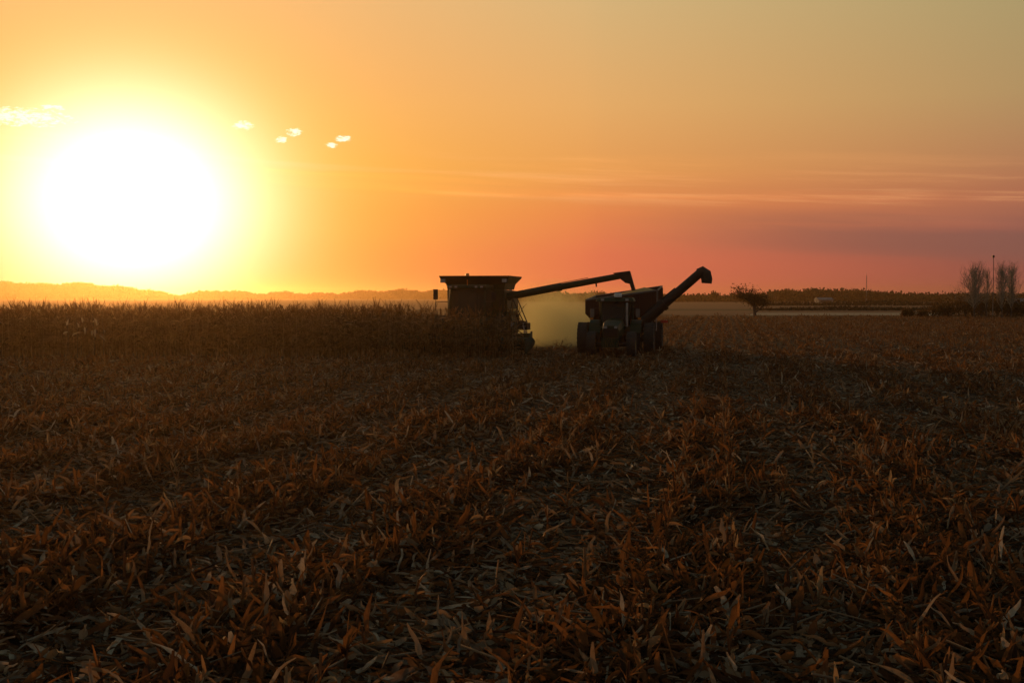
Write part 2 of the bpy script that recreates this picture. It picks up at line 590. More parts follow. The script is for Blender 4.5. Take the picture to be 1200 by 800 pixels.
# ------------------------------------------------------------------ the setting: ground
xs = np.concatenate([np.linspace(-2600, -130, 14), np.linspace(-110, -26, 30), np.arange(-25, 25, 0.2), np.linspace(25.2, 110, 30), np.linspace(130, 2600, 14)])
ys = np.concatenate([np.linspace(-300, 4, 10), np.arange(6, 40, 0.22), np.arange(40, 90, 0.8), np.linspace(92, 240, 40), np.linspace(260, 2900, 30)])
gx, gy = np.meshgrid(xs, ys)
gv = np.stack([gx, gy, relief(gx, gy)], -1).reshape(-1, 3)
nx, ny = len(xs), len(ys)
ii, jj = np.meshgrid(np.arange(nx - 1), np.arange(ny - 1))
a = (jj * nx + ii).ravel()
gq = np.stack([a, a + 1, a + nx + 1, a + nx], 1)
g = np_mesh('field_ground', gv, gq, np.zeros(len(gv)), M['soil'], smooth=True)
tag(g, 'dark harvested corn field ground running to the horizon', kind='structure')


def sheet(name, mat, pts, z, label):
    mb = MB()
    mb.poly([(x, y, z) for x, y in pts], [tuple(range(len(pts)))])
    return tag(mb.build(name, mat), label, kind='structure')


def gp(px, py, d=None):
    """Point on the flat ground seen at pixel (px, py)."""
    dd = EYE * FPX / (py - 348) if d is None else d
    return ((px - 600) / FPX * dd, dd)


sheet('far_field', M['tilled'], [(-900, 300), (20, 300), (28, 196), (1500, 196), (1500, 2500), (-900, 2500)], 0.012, 'reddish brown tilled field beyond the stubble')
sheet('verge', M['darkgrass'], [(26, 172), (900, 172), (900, 190), (27, 190)], 0.016, 'dark weedy verge at the far end of the stubble')
sheet('grass_strip', M['pale'], [(38, 194), (70, 194), (81, 226), (46, 226)], 0.020, 'pale dry grass strip beyond the verge')
sheet('hedge_bank', M['darkgrass'], [(30, 262), (900, 262), (900, 300), (34, 300)], 0.020, 'dark grassy bank between two far fields')

# ------------------------------------------------------------------ haze: the warm evening air
hz = MB().box((-2700, -320, -1.2), (2700, 2950, 24)).build('haze', M['soil'])
tag(hz, kind='stuff')
hz.data.materials.clear()
hm, hb, hout = newmat("evening_haze")
pv = hb.n('ShaderNodeVolumePrincipled')
pv.inputs['Color'].default_value = (1.0, 0.70, 0.34, 1)
pv.inputs['Density'].default_value = 0.00020
pv.inputs['Anisotropy'].default_value = 0.85
hm.node_tree.links.new(pv.outputs[0], hout.inputs['Volume'])
hm.cycles.homogeneous_volume = True
hz.data.materials.append(hm)

# ------------------------------------------------------------------ harvested ground: residue and stubs
CORN_FRONT = 57.5
ORG = Vector((-2.22, 65.0, 0))                         # combine, under its front axle
UC = ORG.x * CT - ORG.y * STH
VC = ORG.x * STH + ORG.y * CT


def strip(x, y):
    """1 on the standing stub rows, 0 on the strips flattened by wheels and heads."""
    u = x * CT - y * STH + 0.40 * np.sin(y * 0.17 + x * 0.11) + 0.2 * np.sin(y * 0.8 + x * 0.6)
    g = 0.5 + 0.5 * np.cos(u / 3.05 * 2 * math.pi + 0.8)
    g = 0.04 + 0.92 * g + 0.38 * np.sin(x * 0.8 + 1.1 * np.sin(y * 0.41)) * np.sin(y * 0.57 + 1)
    return np.clip(1.7 * (g - 0.5) + 0.5, 0, 1)


def in_corn(x, y):
    u = x * CT - y * STH
    v = x * STH + y * CT
    front = y > CORN_FRONT + 0.25 * np.sin(u * 1.7) + 0.2 * np.sin(u * 4.1)
    swath = (u > UC - 3.8) & (v > VC - 4.0)
    return front & (u < UC + 3.4) & ~swath


def scatter(y0, y1, dens, k=0.5, pad=6.0):
    n = int(dens * ((y1 - y0) * 2 * pad + k * (y1 ** 2 - y0 ** 2)))
    y = np.sqrt(rng.uniform((y0 + pad / k) ** 2, (y1 + pad / k) ** 2, n)) - pad / k
    x = rng.uniform(-1, 1, n) * (k * y + pad)
    keep = ~in_corn(x, y)
    return x[keep], y[keep]


parts = []
for (y0, y1, dens, seg, cols, big) in ((6.5, 14, 430, 6, 3, 1.2), (14, 30, 215, 4, 3, 1.15), (30, 64, 75, 3, 2, 1.25), (64, 120, 12, 2, 2, 1.6), (120, 186, 5, 2, 2, 2.0)):
    x, y = scatter(y0, y1, dens)
    # residue lies heaped along the stub rows, flat and pale on the wheel strips
    clump = strip(x, y)
    keep = rng.uniform(size=len(x)) < 0.55 + 0.45 * clump
    x, y, clump = x[keep], y[keep], clump[keep]
    n = len(x)
    z = relief(x, y) + rng.exponential(0.022, n) + 0.10 * clump ** 2 * rng.uniform(size=n)
    kind = rng.uniform(size=n)
    isl, chip = kind < 0.45, kind > 0.72
    L = np.where(isl, rng.uniform(0.13, 0.42, n), rng.uniform(0.10, 0.24, n)) * big
    W = np.where(isl, rng.uniform(0.018, 0.055, n), rng.uniform(0.035, 0.085, n)) * big
    L = np.where(chip, rng.uniform(0.04, 0.14, n) * big, L)
    W = np.where(chip, rng.uniform(0.008, 0.03, n) * big, W)
    husk = (kind > 0.63) & ~chip
    L = np.where(husk, rng.uniform(0.14, 0.30, n) * big, L)
    W = np.where(husk, rng.uniform(0.035, 0.075, n) * big, W)
    pitch = np.where(rng.uniform(size=n) < 0.04 + 0.22 * clump, rng.uniform(0.2, 1.15, n), rng.normal(0.03, 0.17, n))
    curl = rng.normal(-0.25, 0.45, n)
    rnd = np.clip(np.where(isl, rng.beta(1.5, 2.0, n), rng.beta(1.7, 1.9, n)), 0, 1)
    W = np.minimum(W * 1.15, 0.36 * L)
    pale = rng.uniform(size=n) < 0.14 + 0.34 * (1 - clump)
    rnd = np.where(pale, rng.uniform(0.62, 1.0, n), rng.uniform(0.0, 0.60, n) ** (0.8 + 0.3 * clump))
    parts.append(ribbons(np.stack([x, y, z], 1), rng.uniform(0, 2 * math.pi, n), pitch, L, W, curl, rng.normal(0, 0.5, n), rng.normal(0, 0.8, n),
                         rnd, seg=seg, cols=cols, cup=0.35, wob=0.3, tip=0.30, fat=0.45, crumple=0.27))
    if y1 <= 64:
        m = int(n * 0.07)
        i = rng.integers(0, n, m)
        b0 = np.stack([x[i], y[i], z[i] + 0.015], 1)
        hd = rng.uniform(0, 2 * math.pi, m)
        ln = rng.uniform(0.15, 0.65, m)
        pt = rng.normal(0.05, 0.18, m)
        b1 = b0 + np.stack([np.cos(hd) * np.cos(pt), np.sin(hd) * np.cos(pt), np.sin(pt)], 1) * ln[:, None]
        r = rng.uniform(0.007, 0.013, m)
        parts.append(stalks(b0, b1, r, r * 0.85, rng.uniform(0.35, 0.95, m), 5))
v, q, r = gather(parts)
o = np_mesh('corn_residue', v, q, r, M['residue'])
tag(o, 'dry corn leaves, husks and stalk pieces littering the harvested field', 'crop residue', kind='stuff')


def stub_set(base, rnd, h, seg=4, cols=3, leaves=3):
    """Cut stalks standing on base with torn leaves and sheaths round them."""
    n = len(base)
    lean = rng.normal(0, 0.16, (n, 2)) * h[:, None]
    top = base + np.stack([lean[:, 0], lean[:, 1], h], 1)
    r0 = rng.uniform(0.010, 0.015, n)
    out = [stalks(base - [0, 0, 0.03], top, r0, r0 * 0.82, rnd, 5)]
    for k in range(leaves):
        t = rng.uniform(0.05, 0.75, n)
        p = base + (top - base) * t[:, None]
        up = rng.uniform(0.35, 1.35, n)
        L = rng.uniform(0.10, 0.30, n)
        out.append(ribbons(p, rng.uniform(0, 2 * math.pi, n), up, L, np.minimum(0.22 * L, 0.012 + np.where(rng.uniform(size=n) < 0.16, 0.085, 0.055) * rng.uniform(0, 1, n) ** 1.3), rng.normal(-0.9, 0.9, n), rng.normal(0, 0.5, n),
                           rng.normal(0, 0.9, n), np.clip(rnd + rng.normal(0, 0.2, n), 0, 1), seg=seg, cols=cols, cup=0.4, tip=0.22, fat=0.4, crumple=0.24))
    return out


# where the stubs stand: along the rows, with gaps
us = np.arange(-70, 60, 0.762)
vs_ = np.arange(5, 66, 0.19)
UU, VV = np.meshgrid(us, vs_)
UU = UU + rng.normal(0, 0.05, UU.shape)
VV = VV + rng.normal(0, 0.05, VV.shape)
sx_ = (UU * CT + VV * STH).ravel()
sy_ = (-UU * STH + VV * CT).ravel()
knock = strip(sx_, sy_)
keep = (sy_ > 7.2) & (sy_ < 64) & (np.abs(sx_) < 0.5 * sy_ + 6) & ~in_corn(sx_, sy_) & (rng.uniform(size=len(sx_)) < 0.04 + 0.86 * knock ** 1.5)
# the wheels have flattened what they ran over
keep &= ~((sy_ > 60) & (sx_ > -5) & (sx_ < 9))
sx_, sy_ = sx_[keep], sy_[keep]
inview = np.abs(sx_) < 0.435 * sy_
order = np.argsort(np.where(inview & (sy_ > 9.0), sy_, 1e6 + sy_))
sx_, sy_ = sx_[order], sy_[order]
sz_ = relief(sx_, sy_)
NI = 300
# individuals: a few kinds of stub, copied
kinds = []
for k in range(36):
    v, q, r = gather(stub_set(np.zeros((1, 3)), rng.uniform(0.25, 0.8, 1), rng.uniform(0.14, 0.38, 1), seg=6, cols=3, leaves=5 + k % 4))
    kinds.append(np_mesh('corn_stub', v, q, r, M['stub'], link=False))
for i in range(NI):
    o = bpy.data.objects.new('corn_stub', kinds[rng.integers(0, len(kinds))])
    C.objects.link(o)
    o.location = (sx_[i], sy_[i], sz_[i])
    o.rotation_euler = (0, 0, rng.uniform(0, 6.28))
    s = rng.uniform(0.8, 1.2)
    o.scale = (s, s, s * rng.uniform(0.8, 1.2))
    tag(o, 'short cut corn stub with torn dry leaves standing in the stubble near the viewer', 'corn stub', 'cut corn stubs standing in the near stubble')
b = np.stack([sx_[NI:], sy_[NI:], sz_[NI:]], 1)
nearm = b[:, 1] < 28
pp = stub_set(b[nearm], rng.uniform(0.2, 1, nearm.sum()), rng.uniform(0.14, 0.40, nearm.sum()), 4, 3, 6)
pp += stub_set(b[~nearm], rng.uniform(0.2, 1, (~nearm).sum()), rng.uniform(0.10, 0.30, (~nearm).sum()), 3, 2, 3)
# further rows beyond the machines, on the right
n = 14000
fy = np.sqrt(rng.uniform(64 ** 2, 172 ** 2, n))
fx = rng.uniform(0.09, 0.5, n) * fy
fu = np.round((fx * CT - fy * STH) / 0.762) * 0.762 + rng.normal(0, 0.05, n)
fv = fx * STH + fy * CT
fx, fy = fu * CT + fv * STH, -fu * STH + fv * CT
pp += stub_set(np.stack([fx, fy, relief(fx, fy)], 1), rng.uniform(0.2, 1, n), rng.uniform(0.15, 0.4, n), 2, 2, 2)
v, q, r = gather(pp)
o = np_mesh('corn_stubble', v, q, r, M['stub'])
tag(o, 'rows of cut corn stubs across the middle and far stubble', 'stubble', kind='stuff')


# ------------------------------------------------------------------ standing corn
def corn_kind(detail, tall=False):
    H = rng.uniform(1.95, 2.25)
    out = []
    bend = rng.normal(0, 0.06, 2)
    npt = 5 if detail else 3
    zz = np.linspace(0 if detail else 0.9, H, npt)
    pt = np.stack([bend[0] * (zz / H) ** 2, bend[1] * (zz / H) ** 2, zz], 1)
    rr = np.linspace(0.021, 0.007, npt)
    out.append(stalks(pt[:-1], pt[1:], rr[:-1], rr[1:], np.full(npt - 1, rng.uniform(0.55, 1.0)), 4))
    nl = rng.integers(10, 13) if detail else 6
    t = np.linspace(0.2 if detail else 0.55, 0.92, nl)
    p = np.stack([bend[0] * t ** 2, bend[1] * t ** 2, t * H], 1)
    az = rng.uniform(0, 6.28) + np.arange(nl) * math.pi + rng.normal(0, 0.5, nl)
    L = rng.uniform(0.45, 0.85, nl) * (1 - 0.35 * np.abs(t - 0.55))
    out.append(ribbons(p, az, rng.uniform(0.5, 1.25, nl), L, rng.uniform(0.045, 0.085, nl), rng.uniform(-3.0, -1.5, nl), rng.normal(0, 0.3, nl),
                       rng.normal(0, 1.3, nl), np.clip(rng.normal(0.5, 0.25, nl), 0, 1), seg=5 if detail else 3, cols=2, tip=0.08))
    # tassel
    nt = rng.integers(4, 8) if detail else 4
    tp = np.repeat(pt[-1:], nt, 0)
    up = np.clip(rng.normal(1.15, 0.3, nt), 0.4, 1.57)
    up[0] = 1.52
    out.append(ribbons(tp, rng.uniform(0, 6.28, nt), up, rng.uniform(0.45, 0.80, nt) if tall else rng.uniform(0.10, 0.28, nt), np.full(nt, 0.034), rng.normal(-0.35, 0.3, nt), rng.uniform(0, 1.5, nt),
                       np.zeros(nt), np.full(nt, rng.uniform(0.2, 0.7)), seg=2, cols=2, tip=0.5))
    # ear hanging from the middle
    if detail:
        e0 = np.array([[bend[0] * 0.2, bend[1] * 0.2, H * 0.47]])
        ea = rng.uniform(0, 6.28)
        e1 = e0 + np.array([[math.cos(ea) * 0.08, math.sin(ea) * 0.08, -0.17]])
        out.append(stalks(e0, e1, np.array([0.03]), np.array([0.022]), np.array([0.9]), 5))
    return gather(out)


def place_many(kinds_, x, y, extra_h=1.0):
    out = []
    ki = rng.integers(0, len(kinds_), len(x))
    for k, (v, q, r) in enumerate(kinds_):
        i = np.where(ki == k)[0]
        if not len(i):
            continue
        an = rng.uniform(0, 6.28, len(i))
        s = rng.uniform(0.88, 1.06, len(i)) * extra_h
        c, sn = np.cos(an) * s, np.sin(an) * s
        lean = rng.normal(0, 0.04, (len(i), 2))
        V = np.empty((len(i), len(v), 3))
        V[..., 0] = v[None, :, 0] * c[:, None] - v[None, :, 1] * sn[:, None] + lean[:, :1] * v[None, :, 2] + x[i][:, None]
        V[..., 1] = v[None, :, 0] * sn[:, None] + v[None, :, 1] * c[:, None] + lean[:, 1:] * v[None, :, 2] + y[i][:, None]
        V[..., 2] = v[None, :, 2] * s[:, None]
        Q = (q[None] + (np.arange(len(i)) * len(v))[:, None, None]).reshape(-1, 4)
        rr = np.clip(r[None] + rng.normal(0, 0.26, (len(i), 1)), 0, 1)
        out.append((V.reshape(-1, 3), Q, rr.ravel()))
    return out


ck = [corn_kind(True, k % 6 == 0) for k in range(18)]
ckf = [corn_kind(False, k % 8 == 0) for k in range(16)]
us = np.arange(UC - 150, UC + 3.4, 0.762)
cvv = np.arange(48, 90, 0.185)
UU, VV = np.meshgrid(us, cvv)
UU = UU + rng.normal(0, 0.04, UU.shape)
VV = VV + rng.normal(0, 0.05, VV.shape)
cx_ = (UU * CT + VV * STH).ravel()
cy_ = (-UU * STH + VV * CT).ravel()
ok = in_corn(cx_, cy_) & (np.abs(cx_) < 0.5 * cy_ + 3)
cx_, cy_ = cx_[ok], cy_[ok]
ok = cy_ < CORN_FRONT + 17
cx_, cy_ = cx_[ok], cy_[ok]
depth = cy_ - CORN_FRONT
thin = np.where(depth < 9, 0.96, np.where(depth < 40, 0.7, 0.22))
ok = rng.uniform(size=len(cx_)) < thin
cx_, cy_, depth = cx_[ok], cy_[ok], depth[ok]
order = np.argsort(np.where(np.abs(cx_) < 0.43 * cy_, depth, 1e3 + depth))
cx_, cy_, depth = cx_[order], cy_[order], depth[order]
NC = 300
cm = [np_mesh('corn_plant', v, q, r, M['corn'], link=False) for v, q, r in ck]
for i in range(NC):
    o = bpy.data.objects.new('corn_plant', cm[rng.integers(0, len(cm))])
    C.objects.link(o)
    o.location = (cx_[i], cy_[i], 0)
    o.rotation_euler = (rng.normal(0, 0.04), rng.normal(0, 0.04), rng.uniform(0, 6.28))
    s = rng.uniform(0.88, 1.06)
    o.scale = (s, s, s)
    tag(o, 'tall dry brown corn plant in the front edge of the unharvested corn', 'corn plant', 'corn plants along the front edge of the standing corn')
x, y, dp = cx_[NC:], cy_[NC:], depth[NC:]
pp = place_many(ck, x[dp < 8], y[dp < 8]) + place_many(ckf, x[dp >= 8], y[dp >= 8])
v, q, r = gather(pp)
o = np_mesh('standing_corn', v, q, r, M['corn'])
tag(o, 'block of unharvested dry corn standing behind its front edge', 'corn', kind='stuff')

# one plant at the left whose bleached husks catch the light
bx, by = gp(100, 0, 56.9)[0], 56.9
root = empty('bleached_corn_plant', (bx, by, 0))
tag(root, 'corn plant with pale bleached husks and leaves standing before the corn below the sun', 'corn plant')
v, q, r = ck[0]
st = np_mesh('stalk', v, q, r, M['corn'])
st.parent = root
for k in range(15):
    p = np.array([[rng.uniform(-0.95, 0.95), rng.uniform(-0.25, -0.05), rng.uniform(1.1, 2.15)]])
    v, q, r = ribbons(p, rng.uniform(0, 6.28, 1), rng.uniform(-1.3, 1.2, 1), rng.uniform(0.25, 0.42, 1), rng.uniform(0.08, 0.14, 1), rng.normal(-0.4, 0.5, 1),
                      rng.uniform(0.4, 1.2, 1), rng.normal(0, 0.5, 1), rng.uniform(0, 1, 1), seg=5, cols=3, tip=0.2)
    l = np_mesh('husk', v, q, r, M['bleached'])
    l.parent = root
# thin stems that carry those husks
tb = MB()
for xx in (-0.9, -0.45, 0.35, 0.8):
    tb.tube([(xx, 0.1, 0), (xx + 0.05, 0.08, 1.2), (xx - 0.03, 0.05, 2.3)], [0.014, 0.011, 0.005], 6)
tb.build('stem', M['bark'], root)


# ------------------------------------------------------------------ machines
def wheel(root, name, x, y, rad, width, rim_r, lugs=22, rim_mat='yellow', dish=1):
    """Tyre with lugs; rim with hub as its child. dish is the side the rim faces."""
    w2 = width / 2
    t = MB()
    t.lathe_x(0, 0, 0, [(-w2 * 0.80, rim_r), (-w2, rim_r + (rad - rim_r) * 0.45), (-w2 * 0.94, rad * 0.95), (-w2 * 0.5, rad * 0.975), (0, rad * 0.98),
                        (w2 * 0.5, rad * 0.975), (w2 * 0.94, rad * 0.95), (w2, rim_r + (rad - rim_r) * 0.45), (w2 * 0.80, rim_r)], 40)
    for k in range(lugs):
        for s in (-1, 1):
            a0 = 2 * math.pi * (k + (0.5 if s > 0 else 0)) / lugs
            da = 0.16
            lo, hi = [], []
            for (xx, aa) in ((0.03 * s, a0), (w2 * 0.98 * s, a0 + da), (w2 * 0.98 * s, a0 + da + 0.085), (0.03 * s, a0 + 0.085)):
                r0 = rad * 0.955
                lo.append((xx, r0 * math.cos(aa), r0 * math.sin(aa)))
                hi.append((xx, rad * 1.0 * math.cos(aa), rad * 1.0 * math.sin(aa)))
            t.hexa(lo, hi)
    to = t.build(name, M['rubber'], root, smooth=False)
    to.location = (x, y, rad)
    rm = MB()
    d = dish
    rm.lathe_x(0, 0, 0, [(d * w2 * 0.82, rim_r * 1.02), (d * w2 * 0.70, rim_r * 0.94), (d * w2 * 0.1, rim_r * 0.86), (d * w2 * 0.05, rim_r * 0.35),
                         (d * w2 * 0.30, rim_r * 0.32), (d * w2 * 0.32, 0.001)], 28)
    for k in range(8):
        aa = 2 * math.pi * k / 8
        rm.tube([(d * w2 * 0.05, rim_r * 0.6 * math.cos(aa), rim_r * 0.6 * math.sin(aa)), (d * w2 * 0.16, rim_r * 0.6 * math.cos(aa), rim_r * 0.6 * math.sin(aa))], 0.03, 6)
    rm.lathe_x(0, 0, 0, [(-d * w2 * 0.75, rim_r * 1.01), (-d * w2 * 0.05, rim_r * 0.88), (-d * w2 * 0.05, 0.001)], 28)
    rm.build('rim', M[rim_mat], to, smooth=False)
    return to


def lamp(root, x, y, z, s=0.09, mat='lens', name='work_light'):
    h = MB().box((x - s, y, z - s * 0.75), (x + s, y + 0.1, z + s * 0.75)).build(name, M['black'], root, bevel=0.015)
    MB().box((x - s * 0.86, y - 0.012, z - s * 0.6), (x + s * 0.86, y - 0.002, z + s * 0.6)).build('lens', M[mat], h, bevel=0.004)
    return h


# ---- combine harvester; it faces the viewer (local -y), its unloading auger swung out to the right
cb = empty('combine_harvester', ORG, -YAW)
tag(cb, 'dark green combine harvester in the corn with its long unloading auger swung out', 'combine harvester')
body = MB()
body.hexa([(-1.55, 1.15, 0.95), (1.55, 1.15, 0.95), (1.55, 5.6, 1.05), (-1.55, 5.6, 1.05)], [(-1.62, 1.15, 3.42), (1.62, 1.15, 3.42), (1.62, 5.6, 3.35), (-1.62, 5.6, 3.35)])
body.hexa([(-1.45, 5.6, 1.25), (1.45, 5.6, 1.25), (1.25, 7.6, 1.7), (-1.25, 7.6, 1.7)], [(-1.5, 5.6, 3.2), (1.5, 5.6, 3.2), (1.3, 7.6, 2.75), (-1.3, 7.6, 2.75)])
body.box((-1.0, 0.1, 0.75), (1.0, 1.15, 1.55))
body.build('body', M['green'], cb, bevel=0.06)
ax = MB()
ax.tube([(-2.2, 0, 1.0), (2.2, 0, 1.0)], 0.16, 12)
ax.tube([(-1.5, 4.6, 0.72), (1.5, 4.6, 0.72)], 0.11, 10)
ax.box((-0.35, 4.45, 0.6), (0.35, 4.75, 1.2))
ax.build('axle', M['black'], cb, bevel=0.01)
for s in (-1, 1):
    wheel(cb, 'front_wheel', s * 1.78, 0, 1.0, 0.72, 0.46, 22, 'yellow', s)
    wheel(cb, 'rear_wheel', s * 1.45, 4.6, 0.72, 0.5, 0.34, 18, 'yellow', s)
    # side shields
    MB().box((s * 1.64, 1.6, 1.3), (s * 1.70, 5.2, 2.9)).build('side_shield', M['green'], cb, bevel=0.03)
    MB().box((s * 1.703, 1.7, 2.2), (s * 1.712, 5.1, 2.32)).build('stripe', M['yellow'], cb)
# grain tank with flared extensions
gt = MB()


def flared(mb, x0, x1, y0, y1, z0, X0, X1, Y0, Y1, z1, t=0.05):
    lo = [(x0, y0, z0), (x1, y0, z0), (x1, y1, z0), (x0, y1, z0)]
    hi = [(X0, Y0, z1), (X1, Y0, z1), (X1, Y1, z1), (X0, Y1, z1)]
    li = [(x0 + t, y0 + t, z0), (x1 - t, y0 + t, z0), (x1 - t, y1 - t, z0), (x0 + t, y1 - t, z0)]
    hi2 = [(X0 + t, Y0 + t, z1), (X1 - t, Y0 + t, z1), (X1 - t, Y1 - t, z1), (X0 + t, Y1 - t, z1)]
    vs = lo + hi + li + hi2
    fs = []
    for k in range(4):
        k2 = (k + 1) % 4
        fs += [(k, k2, 4 + k2, 4 + k), (8 + k2, 8 + k, 12 + k, 12 + k2), (4 + k, 4 + k2, 12 + k2, 12 + k), (k2, k, 8 + k, 8 + k2)]
    mb.poly(vs, fs)


flared(gt, -1.60, 1.60, 1.2, 4.4, 3.42, -1.66, 1.66, 1.15, 4.5, 3.72)
gt.build('grain_tank', M['green'], cb)
ge = MB()
flared(ge, -1.66, 1.66, 1.15, 4.5, 3.72, -1.95, 1.95, 0.75, 4.9, 4.08)
flared(ge, -1.95, 1.95, 0.75, 4.9, 4.08, -1.97, 1.97, 0.73, 4.92, 4.17)
ge.build('tank_extension', M['black'], cb)
hp = MB()
for k in range(9):
    pass
hv, hf = [], []
NGX, NGY = 14, 14
for j in range(NGY + 1):
    for i in range(NGX + 1):
        fx_, fy_ = i / NGX, j / NGY
        r = math.hypot(fx_ - 0.5, fy_ - 0.5)
        hv.append((-1.70 + 3.4 * fx_, 1.15 + 3.4 * fy_, 3.95 - 0.35 * r + random.uniform(-0.01, 0.01)))
for j in range(NGY):
    for i in range(NGX):
        k = j * (NGX + 1) + i
        hf.append((k, k + 1, k + NGX + 2, k + NGX + 1))
MB().poly(hv, hf).build('grain_load', M['grain'], cb, smooth=True)
# cab
cabf = MB()
cabf.box((-0.98, -0.95, 1.72), (0.98, 1.1, 1.86))
for s in (-1, 1):
    cabf.tube([(s * 0.93, -0.98, 1.84), (s * 0.97, -1.08, 2.6), (s * 0.93, -0.92, 3.42)], 0.045, 8)
    cabf.tube([(s * 0.95, 1.02, 1.84), (s * 0.95, 1.02, 3.42)], 0.055, 8)
cabf.box((-0.98, 1.0, 1.86), (0.98, 1.1, 3.40))
cab = cabf.build('cab', M['green'], cb)
wp = MB()
NW = 8
for i in range(NW):
    x0, x1 = -0.90 + 1.8 * i / NW, -0.90 + 1.8 * (i + 1) / NW
    c = lambda xx: -1.22 + 0.26 * (xx / 0.9) ** 2
    wp.hexa([(x0, c(x0) + 0.10, 1.88), (x1, c(x1) + 0.10, 1.88), (x1, c(x1) + 0.112, 1.88), (x0, c(x0) + 0.112, 1.88)],
            [(x0, c(x0) + 0.20, 3.40), (x1, c(x1) + 0.20, 3.40), (x1, c(x1) + 0.212, 3.40), (x0, c(x0) + 0.212, 3.40)])
wp.build('windscreen', M['glass'], cab)
for s in (-1, 1):
    MB().box((s * 0.955, -0.86, 1.9), (s * 0.967, 0.95, 3.38)).build('side_window', M['glass'], cab)
MB().box((-1.06, -1.25, 3.43), (1.06, 1.12, 3.64)).build('roof', M['green'], cab, bevel=0.07)
it = MB()
it.box((-0.28, 0.25, 2.0), (0.28, 0.8, 2.35)).box((-0.28, 0.7, 2.35), (0.28, 0.85, 3.05)).box((-0.15, 0.68, 3.05), (0.15, 0.82, 3.22))
it.tube([(0, -0.55, 1.86), (0, -0.25, 2.55)], 0.04, 8)
it.build('seat', M['grey'], cab, bevel=0.04)
for xx in (-0.85, -0.55, 0.55, 0.85):
    lamp(cb, xx, -1.36, 3.54, 0.075)
for s in (-1, 1):
    lamp(cb, s * 1.72, 0.60, 3.90, 0.15)
# mirrors
for s, xx in ((-1, -1.72), (1, 1.45)):
    a_ = MB().tube([(s * 0.98, -0.95, 2.75), (xx, -1.05, 2.75), (xx, -1.05, 3.4)], 0.022, 8)
    if s < 0:
        a_.tube([(xx, -1.05, 2.75), (xx, -1.0, 1.75)], 0.022, 8).tube([(xx, -1.0, 1.76), (-0.95, -0.9, 1.76)], 0.025, 8)
    mo = a_.build('mirror', M['black'], cb)
    MB().box((xx - 0.13, -1.12, 2.86 if s < 0 else 2.8), (xx + 0.13, -1.06, 3.42 if s < 0 else 3.25)).build('mirror_housing', M['black'], mo, bevel=0.03)
bc = MB().tube([(-0.4, 0.9, 3.62), (-0.4, 0.9, 4.20)], 0.03, 8).tube([(-0.4, 0.9, 4.18), (-0.4, 0.9, 4.30)], [0.11, 0.09], 12)
bc.build('beacon', M['amber'], cb)
# platform, ladder and rails on the operator's left
pf = MB().box((1.0, -0.95, 1.62), (3.05, 0.35, 1.70)).box((2.7, -1.0, 1.25), (3.25, 0.1, 1.62))
pf.build('platform', M['black'], cb, bevel=0.015)
hr = MB()
rr_ = 0.030
hr.tube([(1.75, -0.92, 1.66), (1.75, -0.92, 2.90), (2.45, -0.92, 2.90), (3.05, -0.92, 1.66)], rr_, 8)
hr.tube([(1.75, 0.30, 1.66), (1.75, 0.30, 2.90), (2.50, 0.30, 2.90), (3.02, 0.30, 1.66)], rr_, 8)
hr.tube([(2.22, -0.92, 1.66), (2.45, -0.92, 2.90)], rr_ * 0.8, 8)
hr.tube([(1.75, -0.92, 2.3), (2.5, -0.92, 2.3)], rr_ * 0.8, 8)
hr.tube([(2.50, 0.30, 2.90), (2.45, -0.92, 2.90)], rr_, 8)
hr.build('handrail', M['black'], cb)
MB().box((2.62, -1.1, 1.68), (2.84, -1.0, 2.12)).build('side_box', M['black'], cb, bevel=0.03)
lamp(cb, 2.45, -1.02, 1.52, 0.16)
ld = MB()
for yy in (-1.15, -0.6):
    ld.tube([(3.05, yy, 1.64), (3.25, yy, 0.45)], 0.03, 8)
for k in range(4):
    z = 0.55 + 0.3 * k
    xx = 3.25 - 0.2 * (z - 0.45) / 1.19
    ld.box((xx - 0.08, -1.15, z - 0.02), (xx + 0.08, -0.6, z + 0.02))
ld.build('ladder', M['steel'], cb)
MB().tube([(1.1, 6.1, 3.0), (1.1, 6.1, 3.75), (1.1, 6.25, 3.9)], 0.09, 10).build('exhaust_pipe', M['steel'], cb)
# feeder house and corn header
fh = MB().hexa([(-0.75, -3.1, 0.40), (0.75, -3.1, 0.40), (0.75, -0.1, 1.0), (-0.75, -0.1, 1.0)], [(-0.75, -3.1, 1.05), (0.75, -3.1, 1.05), (0.75, -0.1, 1.72), (-0.75, -0.1, 1.72)])
fh.build('feeder_house', M['green'], cb, bevel=0.03)
hd = MB().box((-3.81, -3.25, 0.35), (3.81, -3.1, 1.15)).tube([(-3.75, -3.5, 0.72), (3.75, -3.5, 0.72)], 0.22, 14)
hd.box((-3.81, -3.9, 0.30), (3.81, -3.25, 0.42))
for s in (-1, 1):
    hd.hexa([(s * 3.82 - 0.05, -4.2, 0.3), (s * 3.82 + 0.05, -4.2, 0.3), (s * 3.82 + 0.05, -3.1, 0.3), (s * 3.82 - 0.05, -3.1, 0.3)],
            [(s * 3.82 - 0.05, -4.2, 0.55), (s * 3.82 + 0.05, -4.2, 0.55), (s * 3.82 + 0.05, -3.1, 1.25), (s * 3.82 - 0.05, -3.1, 1.25)])
hdo = hd.build('corn_header', M['green'], cb, bevel=0.01)
for k in range(11):
    xx = -3.80 + 0.76 * k
    sn = MB()
    sn.tube([(xx, -5.0, 0.18), (xx, -4.6, 0.30), (xx, -4.1, 0.50), (xx, -3.5, 0.72)], [0.02, 0.12, 0.22, 0.27], 12)
    sn.build('snout', M['dull'], hdo, smooth=True)
